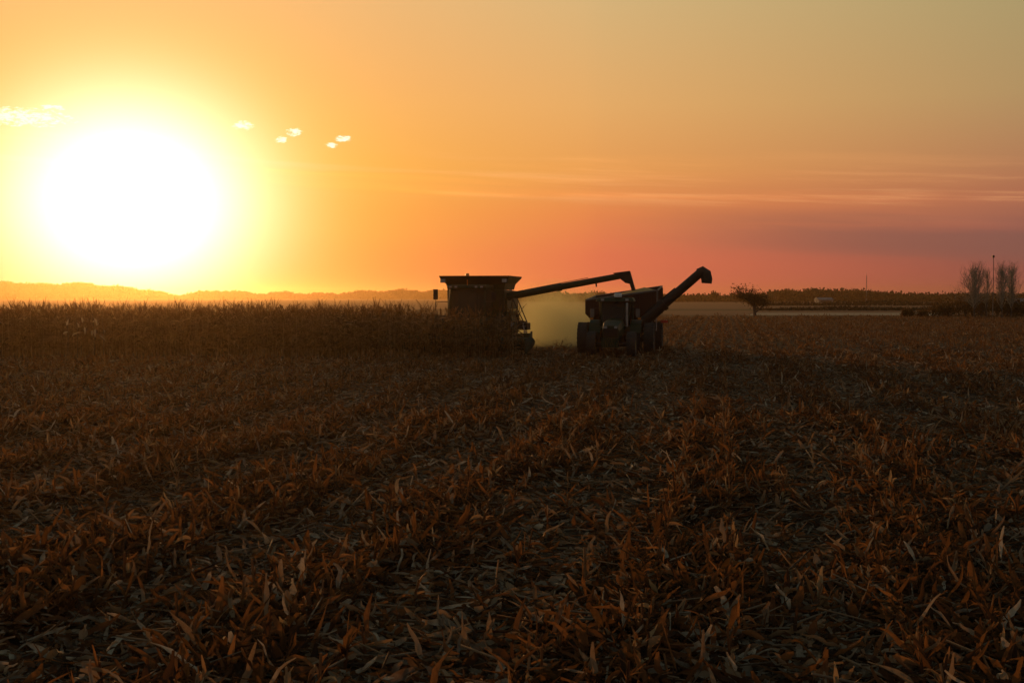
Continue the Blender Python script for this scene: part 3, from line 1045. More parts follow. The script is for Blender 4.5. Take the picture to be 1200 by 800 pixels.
# unloading auger
ua = MB()
p0, p1 = Vector((1.60, 2.1, 3.02)), Vector((7.98, 3.15, 4.20))
d_ = (p1 - p0).normalized()
ua.tube([p0 + Vector((-0.35, 0, -0.9)), p0 + Vector((-0.35, 0, -0.2)), p0, p0 + d_ * 0.4, p0 + d_ * 3.0], [0.24, 0.24, 0.24, 0.21, 0.20], 16)
ua.tube([p0 + d_ * 2.9, p1], [0.185, 0.17], 16)
ua.tube([p0 + d_ * 2.85, p0 + d_ * 3.1], [0.225, 0.225], 16)
ua.tube([p0 + d_ * 5.05 + Vector((0, 0, -0.1)), p0 + d_ * 5.05 + Vector((0.02, 0, -0.36))], [0.05, 0.04], 8)
ua.tube([p0 + d_ * 1.0 + Vector((0, 0, 0.2)), p0 + d_ * 4.6 + Vector((0, 0, 0.23))], 0.02, 6)
uao = ua.build('unloading_auger', M['green'], cb)
sp = MB()
e = p1
sp.hexa([(e.x + 0.15, e.y - 0.20, e.z - 0.42), (e.x + 0.62, e.y - 0.20, e.z - 0.52), (e.x + 0.62, e.y + 0.20, e.z - 0.52), (e.x + 0.15, e.y + 0.20, e.z - 0.42)],
        [(e.x - 0.55, e.y - 0.20, e.z + 0.14), (e.x + 0.40, e.y - 0.20, e.z + 0.26), (e.x + 0.40, e.y + 0.20, e.z + 0.26), (e.x - 0.55, e.y + 0.20, e.z + 0.14)])
sp.build('spout', M['black'], uao, bevel=0.05)
flap = MB().hexa([(e.x + 0.52, e.y - 0.19, e.z - 0.86), (e.x + 0.72, e.y - 0.19, e.z - 0.88), (e.x + 0.72, e.y + 0.19, e.z - 0.88), (e.x + 0.52, e.y + 0.19, e.z - 0.86)],
                 [(e.x + 0.38, e.y - 0.19, e.z - 0.47), (e.x + 0.62, e.y - 0.19, e.z - 0.51), (e.x + 0.62, e.y + 0.19, e.z - 0.51), (e.x + 0.38, e.y + 0.19, e.z - 0.47)])
flap.build('rubber_spout', M['rubber'], uao, bevel=0.02)
Rz = Matrix.Rotation(-YAW, 3, 'Z')
spout_w = ORG + Rz @ Vector((e.x + 0.58, e.y, e.z - 0.86))

# ---- tractor
TO = Vector((5.38, 61.6, 0))                      # under its rear axle
tr = empty('tractor', TO, -YAW)
tag(tr, 'green cab tractor with dual tyres facing the viewer in front of the grain cart', 'tractor')
ch = MB()
ch.box((-0.32, -3.0, 0.72), (0.32, 0.4, 1.12)).box((-0.45, -0.5, 0.62), (0.45, 0.7, 1.30))
ch.tube([(-1.95, 0, 0.82), (1.95, 0, 0.82)], 0.13, 12)
ch.tube([(-1.15, -2.6, 0.66), (1.15, -2.6, 0.66)], 0.11, 10)
ch.box((-0.08, 0.4, 0.45), (0.08, 1.6, 0.55))
ch.build('chassis', M['black'], tr, bevel=0.02)
hood = MB()
pr = [(-0.46, 1.10), (-0.48, 1.50), (-0.40, 1.80), (-0.20, 1.88), (0.20, 1.88), (0.40, 1.80), (0.48, 1.50), (0.46, 1.10)]
ringA = [(x_ * 0.86, -3.15, 1.02 + (z_ - 1.10) * 0.74) for x_, z_ in pr]
ringB = [(x_, -2.5, z_ - 0.06) for x_, z_ in pr]
ringC = [(x_ * 1.05, -0.75, z_ + 0.05) for x_, z_ in pr]
nn = len(pr)
fs = [tuple(range(nn)), tuple(range(2 * nn, 3 * nn))[::-1]]
for rr in (0, 1):
    for k in range(nn):
        k2 = (k + 1) % nn
        fs.append((rr * nn + k, rr * nn + k2, (rr + 1) * nn + k2, (rr + 1) * nn + k))
hood.poly(ringA + ringB + ringC, fs)
hoodo = hood.build('hood', M['green'], tr, bevel=0.02)
gr = MB()
gr.box((-0.34, -3.20, 1.08), (0.34, -3.155, 1.46))
for k in range(6):
    gr.box((-0.34, -3.225, 1.10 + 0.06 * k), (0.34, -3.20, 1.13 + 0.06 * k))
gr.build('grille', M['black'], hoodo)
for s in (-1, 1):
    lamp(tr, s * 0.25, -3.22, 1.52, 0.085, name='headlight')
wt_ = MB()
for k in range(8):
    wt_.box((-0.42 + 0.107 * k, -3.65, 0.55), (-0.42 + 0.107 * k + 0.09, -3.22, 1.0))
wt_.build('front_weights', M['green'], tr, bevel=0.02)
for s in (-1, 1):
    wheel(tr, 'front_wheel', s * 0.98, -2.6, 0.66, 0.46, 0.34, 18, 'yellow', s)
    wheel(tr, 'rear_wheel', s * 1.02, 0.0, 0.85, 0.52, 0.45, 22, 'yellow', s)
    wheel(tr, 'outer_wheel', s * 1.70, 0.0, 0.85, 0.52, 0.45, 22, 'yellow', s)
    fd = MB()
    for k in range(8):
        a0, a1 = R(20 + 140 * k / 8), R(20 + 140 * (k + 1) / 8)
        r0 = 0.95
        p = lambda aa, rr, xx: (xx, -rr * math.cos(aa), 0.85 + rr * math.sin(aa))
        fd.hexa([p(a0, r0, s * 0.75), p(a0, r0, s * 1.32), p(a1, r0, s * 1.32), p(a1, r0, s * 0.75)],
                [p(a0, r0 + 0.04, s * 0.75), p(a0, r0 + 0.04, s * 1.32), p(a1, r0 + 0.04, s * 1.32), p(a1, r0 + 0.04, s * 0.75)])
    fd.build('fender', M['green'], tr)
    lamp(tr, s * 1.22, -0.55, 1.90, 0.09, 'amber', 'warning_lamp')
tcab = MB()
tcab.box((-0.80, -0.78, 1.35), (0.80, 0.75, 1.52))
for s in (-1, 1):
    tcab.tube([(s * 0.62, -0.78, 1.5), (s * 0.80, -0.60, 2.76)], 0.04, 8)
    tcab.tube([(s * 0.82, 0.05, 1.5), (s * 0.86, 0.05, 2.76)], 0.04, 8)
    tcab.tube([(s * 0.80, 0.72, 1.5), (s * 0.80, 0.70, 2.76)], 0.05, 8)
tc_ = tcab.build('cab', M['green'], tr, bevel=0.0)
MB().hexa([(-0.60, -0.80, 1.55), (0.60, -0.80, 1.55), (0.60, -0.788, 1.55), (-0.60, -0.788, 1.55)], [(-0.77, -0.62, 2.75), (0.77, -0.62, 2.75), (0.77, -0.608, 2.75), (-0.77, -0.608, 2.75)]).build('windscreen', M['glass'], tc_)
MB().box((-0.76, 0.71, 1.55), (0.76, 0.722, 2.75)).build('rear_window', M['glass'], tc_)
for s in (-1, 1):
    MB().hexa([(s * 0.80, -0.55, 1.55), (s * 0.812, -0.55, 1.55), (s * 0.812, 0.66, 1.55), (s * 0.80, 0.66, 1.55)],
              [(s * 0.85, -0.52, 2.75), (s * 0.862, -0.52, 2.75), (s * 0.862, 0.66, 2.75), (s * 0.85, 0.66, 2.75)]).build('side_window', M['glass'], tc_)
MB().hexa([(-0.98, -0.95, 2.77), (0.98, -0.95, 2.77), (0.95, 0.90, 2.77), (-0.95, 0.90, 2.77)], [(-0.88, -0.80, 2.97), (0.88, -0.80, 2.97), (0.85, 0.78, 2.97), (-0.85, 0.78, 2.97)]).build('roof', M['green'], tc_, bevel=0.04)
ti = MB().box((-0.28, 0.15, 1.55), (0.28, 0.65, 1.95)).box((-0.27, 0.55, 1.95), (0.27, 0.68, 2.5)).tube([(0, -0.5, 1.5), (0, -0.2, 2.05)], 0.035, 8)
ti.build('seat', M['grey'], tc_, bevel=0.03)
MB().box((-0.04, -0.92, 2.98), (0.34, -0.62, 3.20)).build('receiver', M['white'], tr, bevel=0.06)
for xx in (-0.62, 0.62):
    lamp(tr, xx, -0.99, 2.86, 0.09)
for s in (-1, 1):
    mm = MB().tube([(s * 0.8, -0.6, 2.45), (s * 1.16, -0.78, 2.45), (s * 1.16, -0.78, 1.95)], 0.02, 8)
    mo = mm.build('mirror', M['black'], tr)
    MB().box((s * 1.16 - 0.10, -0.83, 1.98), (s * 1.16 + 0.10, -0.79, 2.40)).build('mirror_housing', M['dull_steel'], mo, bevel=0.012)
MB().tube([(0.62, -1.0, 1.5), (0.62, -1.0, 2.55), (0.62, -0.93, 2.68)], 0.06, 10).build('exhaust_pipe', M['steel'], tr)
st_ = MB().box((-1.12, -0.75, 0.5), (-0.8, -0.3, 0.56)).box((-1.12, -0.7, 0.85), (-0.8, -0.35, 0.91)).box((-1.10, -0.72, 0.5), (-1.07, -0.68, 1.4))
st_.build('step', M['black'], tr)

# ---- grain cart
off = Rz @ Vector((0.0, 5.2, 0))
CO = TO + off
gc = empty('grain_cart', CO, -YAW)
tag(gc, 'dark grain cart behind the tractor being filled, its own auger raised to the right', 'grain cart')
tub = MB()
# tub: hopper bottom, upright sides, rim higher on the auger side
Lx, Rx, F, Bk = -1.88, 1.95, -2.5, 2.5
bot = [(-0.45, -0.9, 0.95), (0.45, -0.9, 0.95), (0.45, 0.9, 0.95), (-0.45, 0.9, 0.95)]
midr = [(Lx, F, 2.05), (Rx, F, 2.05), (Rx, Bk, 2.05), (Lx, Bk, 2.05)]
topr = [(Lx, F, 2.82), (Rx, F, 3.34), (Rx, Bk, 3.60), (Lx, Bk, 3.04)]
topc = [(Lx + 0.34, F - 0.02, 3.06), ]
t = 0.05


def inset(ps):
    cx0 = sum(p[0] for p in ps) / 4
    cy0 = sum(p[1] for p in ps) / 4
    return [(p[0] - t * (1 if p[0] > cx0 else -1), p[1] - t * (1 if p[1] > cy0 else -1), p[2]) for p in ps]


lay = [bot, midr, topr]
vs, fs = [], []
for ps in lay:
    vs += ps
for ps in lay:
    vs += inset(ps)
for a_ in (0, 1):
    for k in range(4):
        k2 = (k + 1) % 4
        fs.append((a_ * 4 + k, a_ * 4 + k2, a_ * 4 + 4 + k2, a_ * 4 + 4 + k))
        fs.append((12 + a_ * 4 + k2, 12 + a_ * 4 + k, 12 + a_ * 4 + 4 + k, 12 + a_ * 4 + 4 + k2))
for k in range(4):
    k2 = (k + 1) % 4
    fs.append((8 + k, 8 + k2, 20 + k2, 20 + k))
fs += [(0, 3, 2, 1), (12, 13, 14, 15)]
tub.poly(vs, fs)
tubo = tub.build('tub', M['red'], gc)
for k in range(6):
    xx = Lx + 0.35 + (Rx - Lx - 0.7) * k / 5
    zt = 2.82 + (3.34 - 2.82) * (xx - Lx) / (Rx - Lx)
    MB().box((xx - 0.04, F - 0.07, 2.08), (xx + 0.04, F - 0.003, zt - 0.03)).build('stiffener', M['red'], tubo, bevel=0.01)
for k in range(6):
    yy = F + 0.3 + (Bk - F - 0.6) * k / 5
    for s in (-1, 1):
        zt = (2.82 if s < 0 else 3.34) + 0.24 * (yy - F) / (Bk - F)
        xw = Lx if s < 0 else Rx
        MB().box((min(xw, xw + s * 0.07) + 0.003 * s, yy - 0.04, 2.08), (max(xw, xw + s * 0.07) + 0.003 * s, yy + 0.04, zt - 0.03)).build('stiffener', M['red'], tubo, bevel=0.01)
rim = MB()
rim.tube([(Lx, F, 2.83), (Rx, F, 3.35), (Rx, Bk, 3.61), (Lx, Bk, 3.05), (Lx, F, 2.83)], 0.055, 8)
rim.tube([(Rx, F, 2.05), (Rx, F, 3.35)], 0.05, 8)
rim.build('rim_rail', M['dull_steel'], tubo)
hv, hf = [], []
for j in range(19):
    for i in range(19):
        fx_, fy_ = i / 18, j / 18
        xx = Lx + 0.06 + (Rx - Lx - 0.12) * fx_
        yy = F + 0.06 + (Bk - F - 0.12) * fy_
        rimz = 2.82 + 0.52 * fx_ + 0.24 * fy_
        r_ = math.hypot((xx - 1.1) / 2.4, (yy - 0.2) / 2.4)
        edge = min(fx_, 1 - fx_, fy_, 1 - fy_)
        hv.append((xx, yy, rimz - 0.16 + min(edge * 5, 1) * (0.30 * max(0, 1 - r_) + 0.06) + random.uniform(-0.012, 0.012)))
for j in range(18):
    for i in range(18):
        k = j * 19 + i
        hf.append((k, k + 1, k + 20, k + 19))
MB().poly(hv, hf).build('grain_load', M['grain'], gc, smooth=True)
fr = MB()
for s in (-1, 1):
    fr.tube([(s * 0.7, -2.3, 0.78), (s * 0.7, 2.3, 0.78)], 0.09, 8)
    fr.tube([(s * 0.7, -2.2, 0.8), (s * 1.8, -2.35, 2.05)], 0.06, 8)
    fr.tube([(s * 0.7, 2.2, 0.8), (s * 1.8, 2.35, 2.05)], 0.06, 8)
    fr.tube([(s * 0.7, -2.3, 0.78), (0, -3.7, 0.55)], 0.08, 8)
fr.tube([(-1.9, 0.2, 0.8), (1.9, 0.2, 0.8)], 0.12, 10)
fr.build('frame', M['red'], gc)
for s in (-1, 1):
    wheel(gc, 'cart_wheel', s * 1.80, 0.2, 0.80, 0.62, 0.40, 20, 'white', s)
ag = MB()
q0, q1 = Vector((0.75, -2.75, 1.25)), Vector((4.22, -2.85, 4.28))
dd = (q1 - q0).normalized()
ag.tube([q0 - dd * 0.2, q0 + dd * 2.0], [0.29, 0.28], 16)
ag.tube([q0 + dd * 1.95, q0 + dd * 2.15], [0.34, 0.34], 16)
ag.tube([q0 + dd * 2.1, q1], [0.25, 0.235], 16)
ag.tube([q0 + dd * 1.0 + Vector((-0.15, 0, 0.3)), q0 + dd * 3.0 + Vector((-0.1, 0, 0.25))], 0.04, 8)
ago = ag.build('auger', M['black'], gc)
sp = MB()
side_ = Vector((dd.z, 0, -dd.x))
A_ = q1 - dd * 0.1
sp.tube([A_ - side_ * 0.05, q1 + dd * 0.14 + side_ * 0.02, q1 + dd * 0.17 + side_ * 0.22, q1 + dd * 0.02 + side_ * 0.50, q1 - dd * 0.12 + side_ * 0.64], [0.25, 0.28, 0.31, 0.30, 0.27], 14)
sp.build('spout', M['rubber'], ago)
MB().box((0.35, -3.05, 0.85), (1.15, -2.45, 1.35)).build('auger_gearbox', M['black'], gc, bevel=0.04)
MB().box((2.12, -2.45, 1.62), (2.52, -2.40, 1.76)).build('reflector', M['reflect'], gc, bevel=0.01)
tubo_l = MB().tube([(1.2, -2.52, 1.70), (2.16, -2.45, 1.69)], 0.03, 6).build('reflector_arm', M['black'], gc)
MB().tube([(Rx - 0.05, F - 0.06, 1.2), (Rx - 0.05, F - 0.06, 2.05)], 0.035, 8).tube([(1.5, -2.5, 0.9), (1.75, -2.5, 2.06)], 0.04, 8).build('support_leg', M['steel'], gc)

# grain falling from the combine's spout into the cart
gs = []
n = 1500
t_ = rng.uniform(0, 1, n)
px_ = spout_w.x + rng.normal(0, 0.07, n) * (0.8 + t_ * 0.5) + 0.10 * t_
py_ = spout_w.y + rng.normal(0, 0.07, n)
pz_ = spout_w.z + 0.1 - t_ ** 1.3 * 0.75
v, q, r = ribbons(np.stack([px_, py_, pz_], 1), rng.uniform(0, 6.28, n), rng.uniform(-1.5, 1.5, n), np.full(n, 0.035), np.full(n, 0.03), rng.normal(0, 1, n), rng.uniform(0, 3, n),
                  rng.uniform(0, 1, n), rng.uniform(0.3, 1, n), seg=1, cols=2, tip=0.7)
o = np_mesh('falling_grain', v, q, r, M['grain'])
tag(o, 'stream of corn grain falling from the auger spout into the cart', 'grain', kind='stuff')

# ------------------------------------------------------------------ dust blown out behind the combine
du = MB().box((-4.6, -11.5, -1.75), (4.6, 11.5, 2.4)).build('dust_cloud', M['soil'])
du.data.materials.clear()
du.location = (3.0, 78, 1.8)
tag(du, 'tan chaff dust hanging between the combine and the tractor', 'dust', kind='stuff')
dm, db, dout = newmat("chaff_dust")
oc = db.n('ShaderNodeTexCoord').outputs['Object']
s_ = db.n('ShaderNodeSeparateXYZ')
db.put(s_.inputs[0], oc)
rx = db.m('DIVIDE', s_.outputs[0], 4.3)
ry = db.m('DIVIDE', s_.outputs[1], 11.0)
rz = db.m('DIVIDE', db.m('ADD', s_.outputs[2], 1.9), 4.3)
rad = db.m('SQRT', db.m('ADD', db.m('ADD', db.m('MULTIPLY', rx, rx), db.m('MULTIPLY', ry, ry)), db.m('MULTIPLY', rz, rz)))
nz = db.noise(oc, 0.6, 6, 0.7)
den = db.rng(db.m('ADD', rad, db.m('MULTIPLY', db.m('SUBTRACT', nz, 0.5), 1.3)), 1.02, 0.42)
den = db.m('MULTIPLY', den, 0.21)
pv = db.n('ShaderNodeVolumePrincipled')
pv.inputs['Color'].default_value = (0.88, 0.88, 0.46, 1)
pv.inputs['Anisotropy'].default_value = 0.45
db.put(pv.inputs['Density'], den)
dm.node_tree.links.new(pv.outputs[0], dout.inputs['Volume'])
dm.cycles.volume_sampling = 'MULTIPLE_IMPORTANCE'
du.data.materials.append(dm)


# ------------------------------------------------------------------ trees
def grow(mb, p, d, L, r, lvl, maxl, spread, up, tips, rnd_):
    """Recursive bare branching; each branch is a short bent tapered tube."""
    pts, rads = [p.copy()], [r]
    q = p.copy()
    dd_ = d.copy()
    ns = 4 if lvl < 2 else 3
    for k in range(ns):
        dd_ = (dd_ + Vector((rnd_.gauss(0, 0.12), rnd_.gauss(0, 0.12), rnd_.gauss(0, 0.08) + up * 0.12))).normalized()
        q = q + dd_ * (L / ns)
        pts.append(q.copy())
        rads.append(r * (1 - 0.55 * (k + 1) / ns))
    mb[0 if lvl == 0 else 1].tube(pts, rads, 6 if lvl < 2 else 4, cap=False)
    if lvl >= maxl:
        tips.append((pts[-1], dd_))
        return
    nb = rnd_.randint(3, 5) if lvl else rnd_.randint(5, 7)
    for k in range(nb):
        f = rnd_.uniform(0.35, 1.0) if lvl else rnd_.uniform(0.30, 1.0)
        i = min(ns - 1, int(f * ns))
        pp_ = pts[i].lerp(pts[i + 1], f * ns - i if i < ns else 1)
        az_ = rnd_.uniform(0, 6.28)
        side = Vector((math.cos(az_), math.sin(az_), 0))
        nd = (dd_ * (1 - spread) + side * spread + Vector((0, 0, up * 0.5))).normalized()
        grow(mb, pp_, nd, L * rnd_.uniform(0.5, 0.75), rads[i] * 0.6, lvl + 1, maxl, spread, up, tips, rnd_)


def tree(name, label, x, y, h, trunk_h, r, spread, up, maxl, leaf, seed, barkm, group=None, leaf_size=0.2, stems=1, cat='tree', lsp=0.13):
    rnd_ = random.Random(seed)
    root = empty(name, (x, y, 0))
    tag(root, label, cat, group)
    mbs = [MB(), MB()]
    tips = []
    for s in range(stems):
        o_ = Vector((rnd_.uniform(-0.6, 0.6), rnd_.uniform(-0.6, 0.6), -0.1)) if stems > 1 else Vector((0, 0, -0.1))
        lean = Vector((rnd_.gauss(0, 0.1), rnd_.gauss(0, 0.06), 1)).normalized()
        grow(mbs, o_, lean, trunk_h * rnd_.uniform(0.85, 1.1), r, 0, maxl, spread, up, tips, rnd_)
    zmax = max(v_[2] for mb in mbs for v_ in mb.v)
    k = h / zmax
    for mb in mbs:
        mb.v = [(a_[0] * k, a_[1] * k, a_[2] * k) for a_ in mb.v]
    mbs[0].build('trunk', M[barkm], root)
    cr = mbs[1].build('crown', M[barkm], root)
    if leaf:
        P, n_ = [], 0
        pos = []
        for tp, td in tips:
            for j in range(leaf):
                pos.append(tuple((tp + Vector((rnd_.gauss(0, lsp), rnd_.gauss(0, lsp), rnd_.gauss(0, lsp * 0.9)))) * k))
        pos = np.array(pos)
        n_ = len(pos)
        v, q, r_ = ribbons(pos, rng.uniform(0, 6.28, n_), rng.uniform(-1.2, 1.2, n_), rng.uniform(0.7, 1.3, n_) * leaf_size, rng.uniform(0.5, 0.9, n_) * leaf_size,
                           rng.normal(0, 0.6, n_), rng.uniform(0, 3, n_), np.zeros(n_), rng.uniform(0, 1, n_), seg=2, cols=2, tip=0.3)
        lf = np_mesh('leaves', v, q, r_, M['leaf_dark'])
        lf.parent = cr
    return root


def at(px, d):
    return (px - 600) / FPX * d


tree('round_tree', 'small dark round topped tree alone at the far end of the stubble', at(885, 176), 176, 4.5, 1.6, 0.16, 0.62, 0.25, 4, 8, 3, "bark", leaf_size=0.20, lsp=0.22)
def upright_tree(label, x, y, h, half, seed, nb=70):
    """Bare poplar-like tree: slim trunk, many fine steep branches, finer twigs on each."""
    rnd_ = random.Random(seed)
    root = empty('bare_tree', (x, y, 0))
    tag(root, label, 'tree', 'trees in the far right clump')
    T, K = MB(), MB()
    sway = rnd_.uniform(-0.25, 0.25)
    tp = [Vector((sway * (f ** 2) + rnd_.gauss(0, 0.04), 0, h * 0.92 * f - 0.1)) for f in (0, 0.2, 0.4, 0.6, 0.8, 1)]
    T.tube(tp, [0.12, 0.09, 0.07, 0.045, 0.028, 0.010], 7)
    T.build('trunk', M['bark'], root)
    for k in range(nb):
        f = rnd_.uniform(0.16, 0.85)
        i = min(4, int(f * 5))
        p = tp[i].lerp(tp[i + 1], f * 5 - i)
        az_ = rnd_.uniform(0, 6.28)
        reach = half * rnd_.uniform(0.25, 1.0) * (1.2 - 0.6 * f) * (1 + 0.35 * math.sin(3 * az_ + seed))
        lim = h * (1.0 - 0.38 * min(1.3, reach / half) ** 1.7) * rnd_.uniform(0.72, 1.0)
        top = max(p.z + 0.6, min(lim, p.z + rnd_.uniform(0.3, 0.65) * h))
        sd2 = Vector((math.cos(az_), math.sin(az_), 0))
        e2 = Vector((p.x, p.y, top)) + sd2 * reach
        m1 = p.lerp(e2, 0.35) + sd2 * reach * rnd_.uniform(0.0, 0.25) + Vector((rnd_.gauss(0, 0.08), 0, 0))
        m2 = p.lerp(e2, 0.7) + sd2 * reach * rnd_.uniform(0.0, 0.2) + Vector((rnd_.gauss(0, 0.1), 0, 0))
        K.tube([p, m1, m2, e2], [0.024, 0.018, 0.013, 0.006], 4, cap=False)
        for t2 in range(5):
            g_ = rnd_.uniform(0.2, 1.0)
            b0 = (p.lerp(m1, g_ * 2) if g_ < 0.5 else m1.lerp(e2, g_ * 2 - 1))
            b1 = b0 + Vector((rnd_.gauss(0, 0.38), rnd_.gauss(0, 0.38), rnd_.uniform(0.3, 1.2)))
            b1.z = min(b1.z, h * rnd_.uniform(0.93, 1.0))
            K.tube([b0, b0.lerp(b1, 0.5) + Vector((rnd_.gauss(0, 0.07), 0, 0)), b1], [0.013, 0.010, 0.005], 3, cap=False)
    K.build('crown', M['bark_pale'], root)
    return root


upright_tree('broader tall pale bare tree of the clump left of the tall pole', at(1142, 166), 166, 8.3, 2.7, 5, 170)
upright_tree('slender bare tree between the broader one and the tall pole', at(1156, 168), 168, 7.5, 1.0, 6, 40)
upright_tree('tall pale bare tree just right of the tall pole', at(1174, 165), 165, 8.3, 1.5, 8, 100)
upright_tree('bare upright tree at the right end of the clump', at(1185, 168), 168, 8.6, 1.4, 9, 95)
shr = 'dark shrubs along the far verge'
for px, d, h, sd_, lb in ((1100, 175, 1.9, 21, 'dark shrub standing apart left of the bare tree clump'), (1131, 175, 2.5, 22, 'dark bush at the left foot of the broader bare tree'),
                          (1147, 177, 2.7, 25, 'dark bush between the broader bare tree and the tall pole'), (1062, 178, 0.9, 23, 'low scrub by the pale grass strip'),
                          (1080, 178, 0.7, 28, 'tiny scrub between the pale grass strip and the dark shrub'),
                          (1174, 176, 2.5, 24, 'dark bush at the foot of the tree right of the tall pole'), (1189, 175, 2.4, 26, 'dark bush at the right edge under the last bare tree')):
    tree('shrub', lb, at(px, d), d, h, 0.5, 0.05, 0.42, 0.7, 3, 5, sd_, 'bark', shr, leaf_size=0.22, stems=4, cat='shrub', lsp=0.34)
# tall pole with a box on top
pl = empty('utility_pole', (at(1163, 164), 164, 0))
tag(pl, 'tall thin pole with a small box on top in the bare tree clump', 'pole')
MB().tube([(0, 0, -0.1), (0.05, 0, 4), (0.02, 0, 8.5)], [0.06, 0.05, 0.04], 8).build('pole', M['wood'], pl)
MB().box((-0.15, -0.10, 8.4), (0.15, 0.10, 8.7)).build('box', M['black'], pl, bevel=0.03)


# far woods: each a mass of crowns
def wood(name, label, x0, x1, d, h_of, size, n, mat, depth=25, base_gap=0.0, kind='stuff'):
    x = rng.uniform(x0, x1, n)
    h = h_of(x)
    z = h * (1 - rng.uniform(0, 1, n) ** 1.6 * (1 - base_gap)) + rng.normal(0, size * 0.35, n)
    z = np.maximum(z, size * 0.3)
    y = d + rng.uniform(-depth / 2, depth / 2, n)
    v, q, r_ = ribbons(np.stack([x, y, z], 1), rng.uniform(0, 6.28, n), rng.uniform(-1.3, 1.3, n), size * rng.uniform(0.6, 1.4, n), size * rng.uniform(0.5, 1.0, n),
                       rng.normal(0, 0.8, n), rng.uniform(0, 3, n), np.zeros(n), rng.uniform(0, 1, n), seg=2, cols=2, tip=0.35)
    o_ = np_mesh(name, v, q, r_, M['farwood'])
    return tag(o_, label, 'wood', kind=kind)


def lumps(seed, h0, amp, wl):
    rr_2 = np.random.default_rng(seed)
    ph = rr_2.uniform(0, 6.28, 6)
    return lambda x: h0 + amp * (0.5 * np.sin(x / wl + ph[0]) + 0.32 * np.sin(x / wl * 2.3 + ph[1]) + 0.22 * np.sin(x / wl * 5.1 + ph[2]) + 0.16 * np.abs(np.sin(x / wl * 11 + ph[3])) + 0.14 * np.sin(x / wl * 23 + ph[4]))


D1 = 1700


def left_h(x):
    px = x / D1 * FPX + 600
    top = np.interp(px, [-200, 0, 30, 60, 100, 130, 170, 205, 235, 255, 300, 340, 380, 430, 480, 520, 600, 640],
                    [331, 328, 330, 331, 330, 333, 337, 345, 341, 338, 342, 341, 343, 339, 338, 339, 342, 344])
    return (348 - top) / FPX * D1 - 5.6 + EYE + 1.5 * np.sin(x * 0.11) + 0.7 * np.sin(x * 0.31) + 0.5 * np.sin(x * 0.83 + 1) + 0.4 * np.abs(np.sin(x * 0.19))


wood('far_wood', 'hazy wooded rise glowing under the sun behind the corn', at(-220, D1), at(660, D1), D1, left_h, 2.8, 120000, None, 60)
D2 = 760


def right_h(x):
    px = x / D2 * FPX + 600
    top = np.interp(px, [600, 700, 830, 880, 905, 920, 935, 945, 950, 985, 990, 996, 1000, 1018, 1022, 1040, 1060, 1100, 1140, 1200, 1300],
                    [345, 346, 348, 347, 345, 341, 343, 344, 341, 341, 345, 346, 342, 341, 345, 346, 346, 347, 347, 347, 347])
    return np.maximum((348 - top) / FPX * D2 + EYE + 0.5 * np.sin(x * 0.5) + 0.5 * np.sin(x * 1.1 + 1) + 0.5 * np.sin(x * 0.27), 1.2)


wood('far_wood', 'low line of woods along the right horizon', at(590, D2), at(1320, D2), D2, right_h, 1.5, 30000, None, 40)
wood('hedgerow', 'dark hedgerow crossing the far fields on the right', at(880, 420), at(1320, 420), 420, lumps(5, 0.8, 0.6, 14), 0.6, 7000, None, 8)


wood('hedgerow', 'low dark hedge line across the fields beyond the pale strip', at(885, 268), at(1320, 268), 268, lumps(9, 0.5, 0.3, 9), 0.3, 9000, None, 5)


def single(name, label, px, d, h, wpx, n, size, group=None):
    """Far tree one can tell apart: trunk with limbs and a loose crown of leaves."""
    root = empty(name, (at(px, d), d, 0))
    tag(root, label, 'tree', group)
    wd = wpx / FPX * d / 2
    tb_ = MB().tube([(0, 0, -0.2), (0.1, 0, h * 0.4), (0, 0, h * 0.85)], [h * 0.035, h * 0.025, h * 0.008], 6)
    for k in range(6):
        aa = k * 1.05
        tb_.tube([(0, 0, h * (0.28 + 0.06 * k)), (wd * 0.7 * math.cos(aa), wd * 0.7 * math.sin(aa), h * (0.55 + 0.05 * k))], [h * 0.012, h * 0.004], 4)
    tb_.build('trunk', M['bark'], root)
    p = rng.normal(size=(n, 3))
    p /= np.linalg.norm(p, axis=1, keepdims=True)
    lob = 1 + 0.25 * np.sin(p[:, 0] * 5 + px) * np.sin(p[:, 2] * 4 + px * 0.3)
    p *= (rng.uniform(0, 1, n) ** 0.5 * lob)[:, None]
    p = p * [wd, wd, h * 0.36] + [0, 0, h * 0.62]
    v, q, r_ = ribbons(p, rng.uniform(0, 6.28, n), rng.uniform(-1.2, 1.2, n), size * rng.uniform(0.6, 1.4, n), size * rng.uniform(0.5, 0.9, n), rng.normal(0, 0.6, n),
                       rng.uniform(0, 3, n), np.zeros(n), rng.uniform(0, 1, n), seg=2, cols=2, tip=0.3)
    l = np_mesh('crown', v, q, r_, M['leaf_dark'])
    l.parent = root


single('far_tree', 'faint round tree on the horizon above the left of the cart', 704, 620, 6.2, 15, 420, 0.8)
single('far_tree', 'faint tree on the horizon just right of the raised cart auger', 837, 640, 6.4, 13, 380, 0.8)
single('far_tree', 'larger far tree just right of the lone round tree', 918, 600, 6.6, 18, 520, 0.8)
single('far_tree', 'tallest far tree beside the thin mast', 1006, 650, 7.0, 22, 620, 0.8)
single('far_tree', 'narrow far tree right of the thin mast', 1028, 640, 5.5, 12, 320, 0.8)

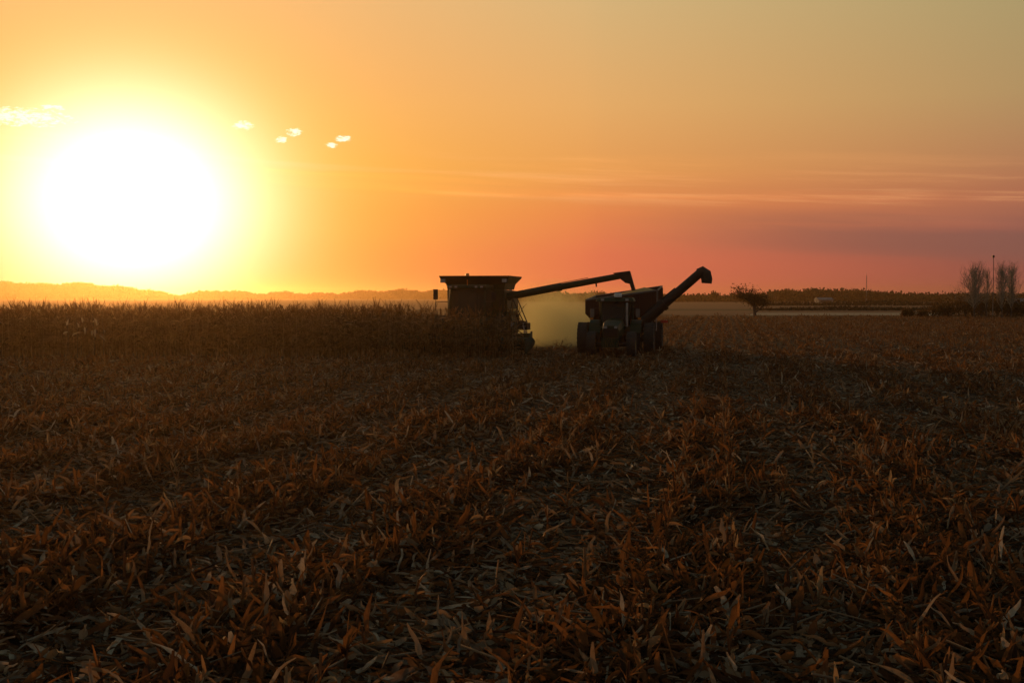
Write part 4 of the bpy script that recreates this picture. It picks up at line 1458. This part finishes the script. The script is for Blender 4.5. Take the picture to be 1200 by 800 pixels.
ms = empty('radio_mast', (at(1015, 700), 700, 0))
tag(ms, 'thin mast rising above the far tree line', 'mast')
mb_ = MB()
for k in range(3):
    aa = k * 2.094
    mb_.tube([(0.35 * math.cos(aa), 0.35 * math.sin(aa), 0), (0.2 * math.cos(aa), 0.2 * math.sin(aa), 15.5)], 0.07, 5)
for k in range(15):
    a0 = (k % 3) * 2.094
    a1 = a0 + 2.094
    mb_.tube([(0.33 * math.cos(a0), 0.33 * math.sin(a0), k), (0.32 * math.cos(a1), 0.32 * math.sin(a1), k + 1)], 0.04, 4)
mb_.build('lattice', M['steel'], ms)
MB().tube([(0, 0, 15.3), (0, 0, 17.5)], 0.05, 5).build('antenna', M['steel'], ms)


def barn(label, px, d, wx, wy, h, rz, group):
    root = empty('farm_building', (at(px, d), d, 0), rz)
    tag(root, label, 'farm building', group)
    MB().box((-wx / 2, -wy / 2, 0), (wx / 2, wy / 2, h)).build('wall', M['barnwall'], root)
    rf = MB()
    o_ = 0.4
    e_ = [(-wx / 2 - o_, -wy / 2 - o_, h + 0.02), (wx / 2 + o_, -wy / 2 - o_, h + 0.02), (wx / 2 + o_, wy / 2 + o_, h + 0.02), (-wx / 2 - o_, wy / 2 + o_, h + 0.02)]
    rg = [(-wx / 2 - o_, 0, h + wy * 0.22), (wx / 2 + o_, 0, h + wy * 0.22)]
    rf.poly(e_ + rg, [(0, 1, 5, 4), (2, 3, 4, 5), (1, 2, 5), (3, 0, 4), (0, 3, 2, 1)])
    rf.build('roof', M['barnroof'], root)
    MB().box((-1.6, -wy / 2 - 0.06, 0), (1.6, -wy / 2 - 0.01, h * 0.75)).build('door', M['darkdoor'], root)
    for s in (-1, 1):
        MB().box((s * wx * 0.32 - 0.6, -wy / 2 - 0.05, h * 0.4), (s * wx * 0.32 + 0.6, -wy / 2 - 0.01, h * 0.7)).build('window', M['glass'], root)


barn('pale low farm building between the lone round tree and the mast', 965, 560, 7, 5, 1.7, 0.2, 'farm buildings on the right horizon')
barn('long pale farm building at the right edge beyond the bare trees', 1197, 300, 7, 5, 1.6, -0.1, 'farm buildings on the right horizon')
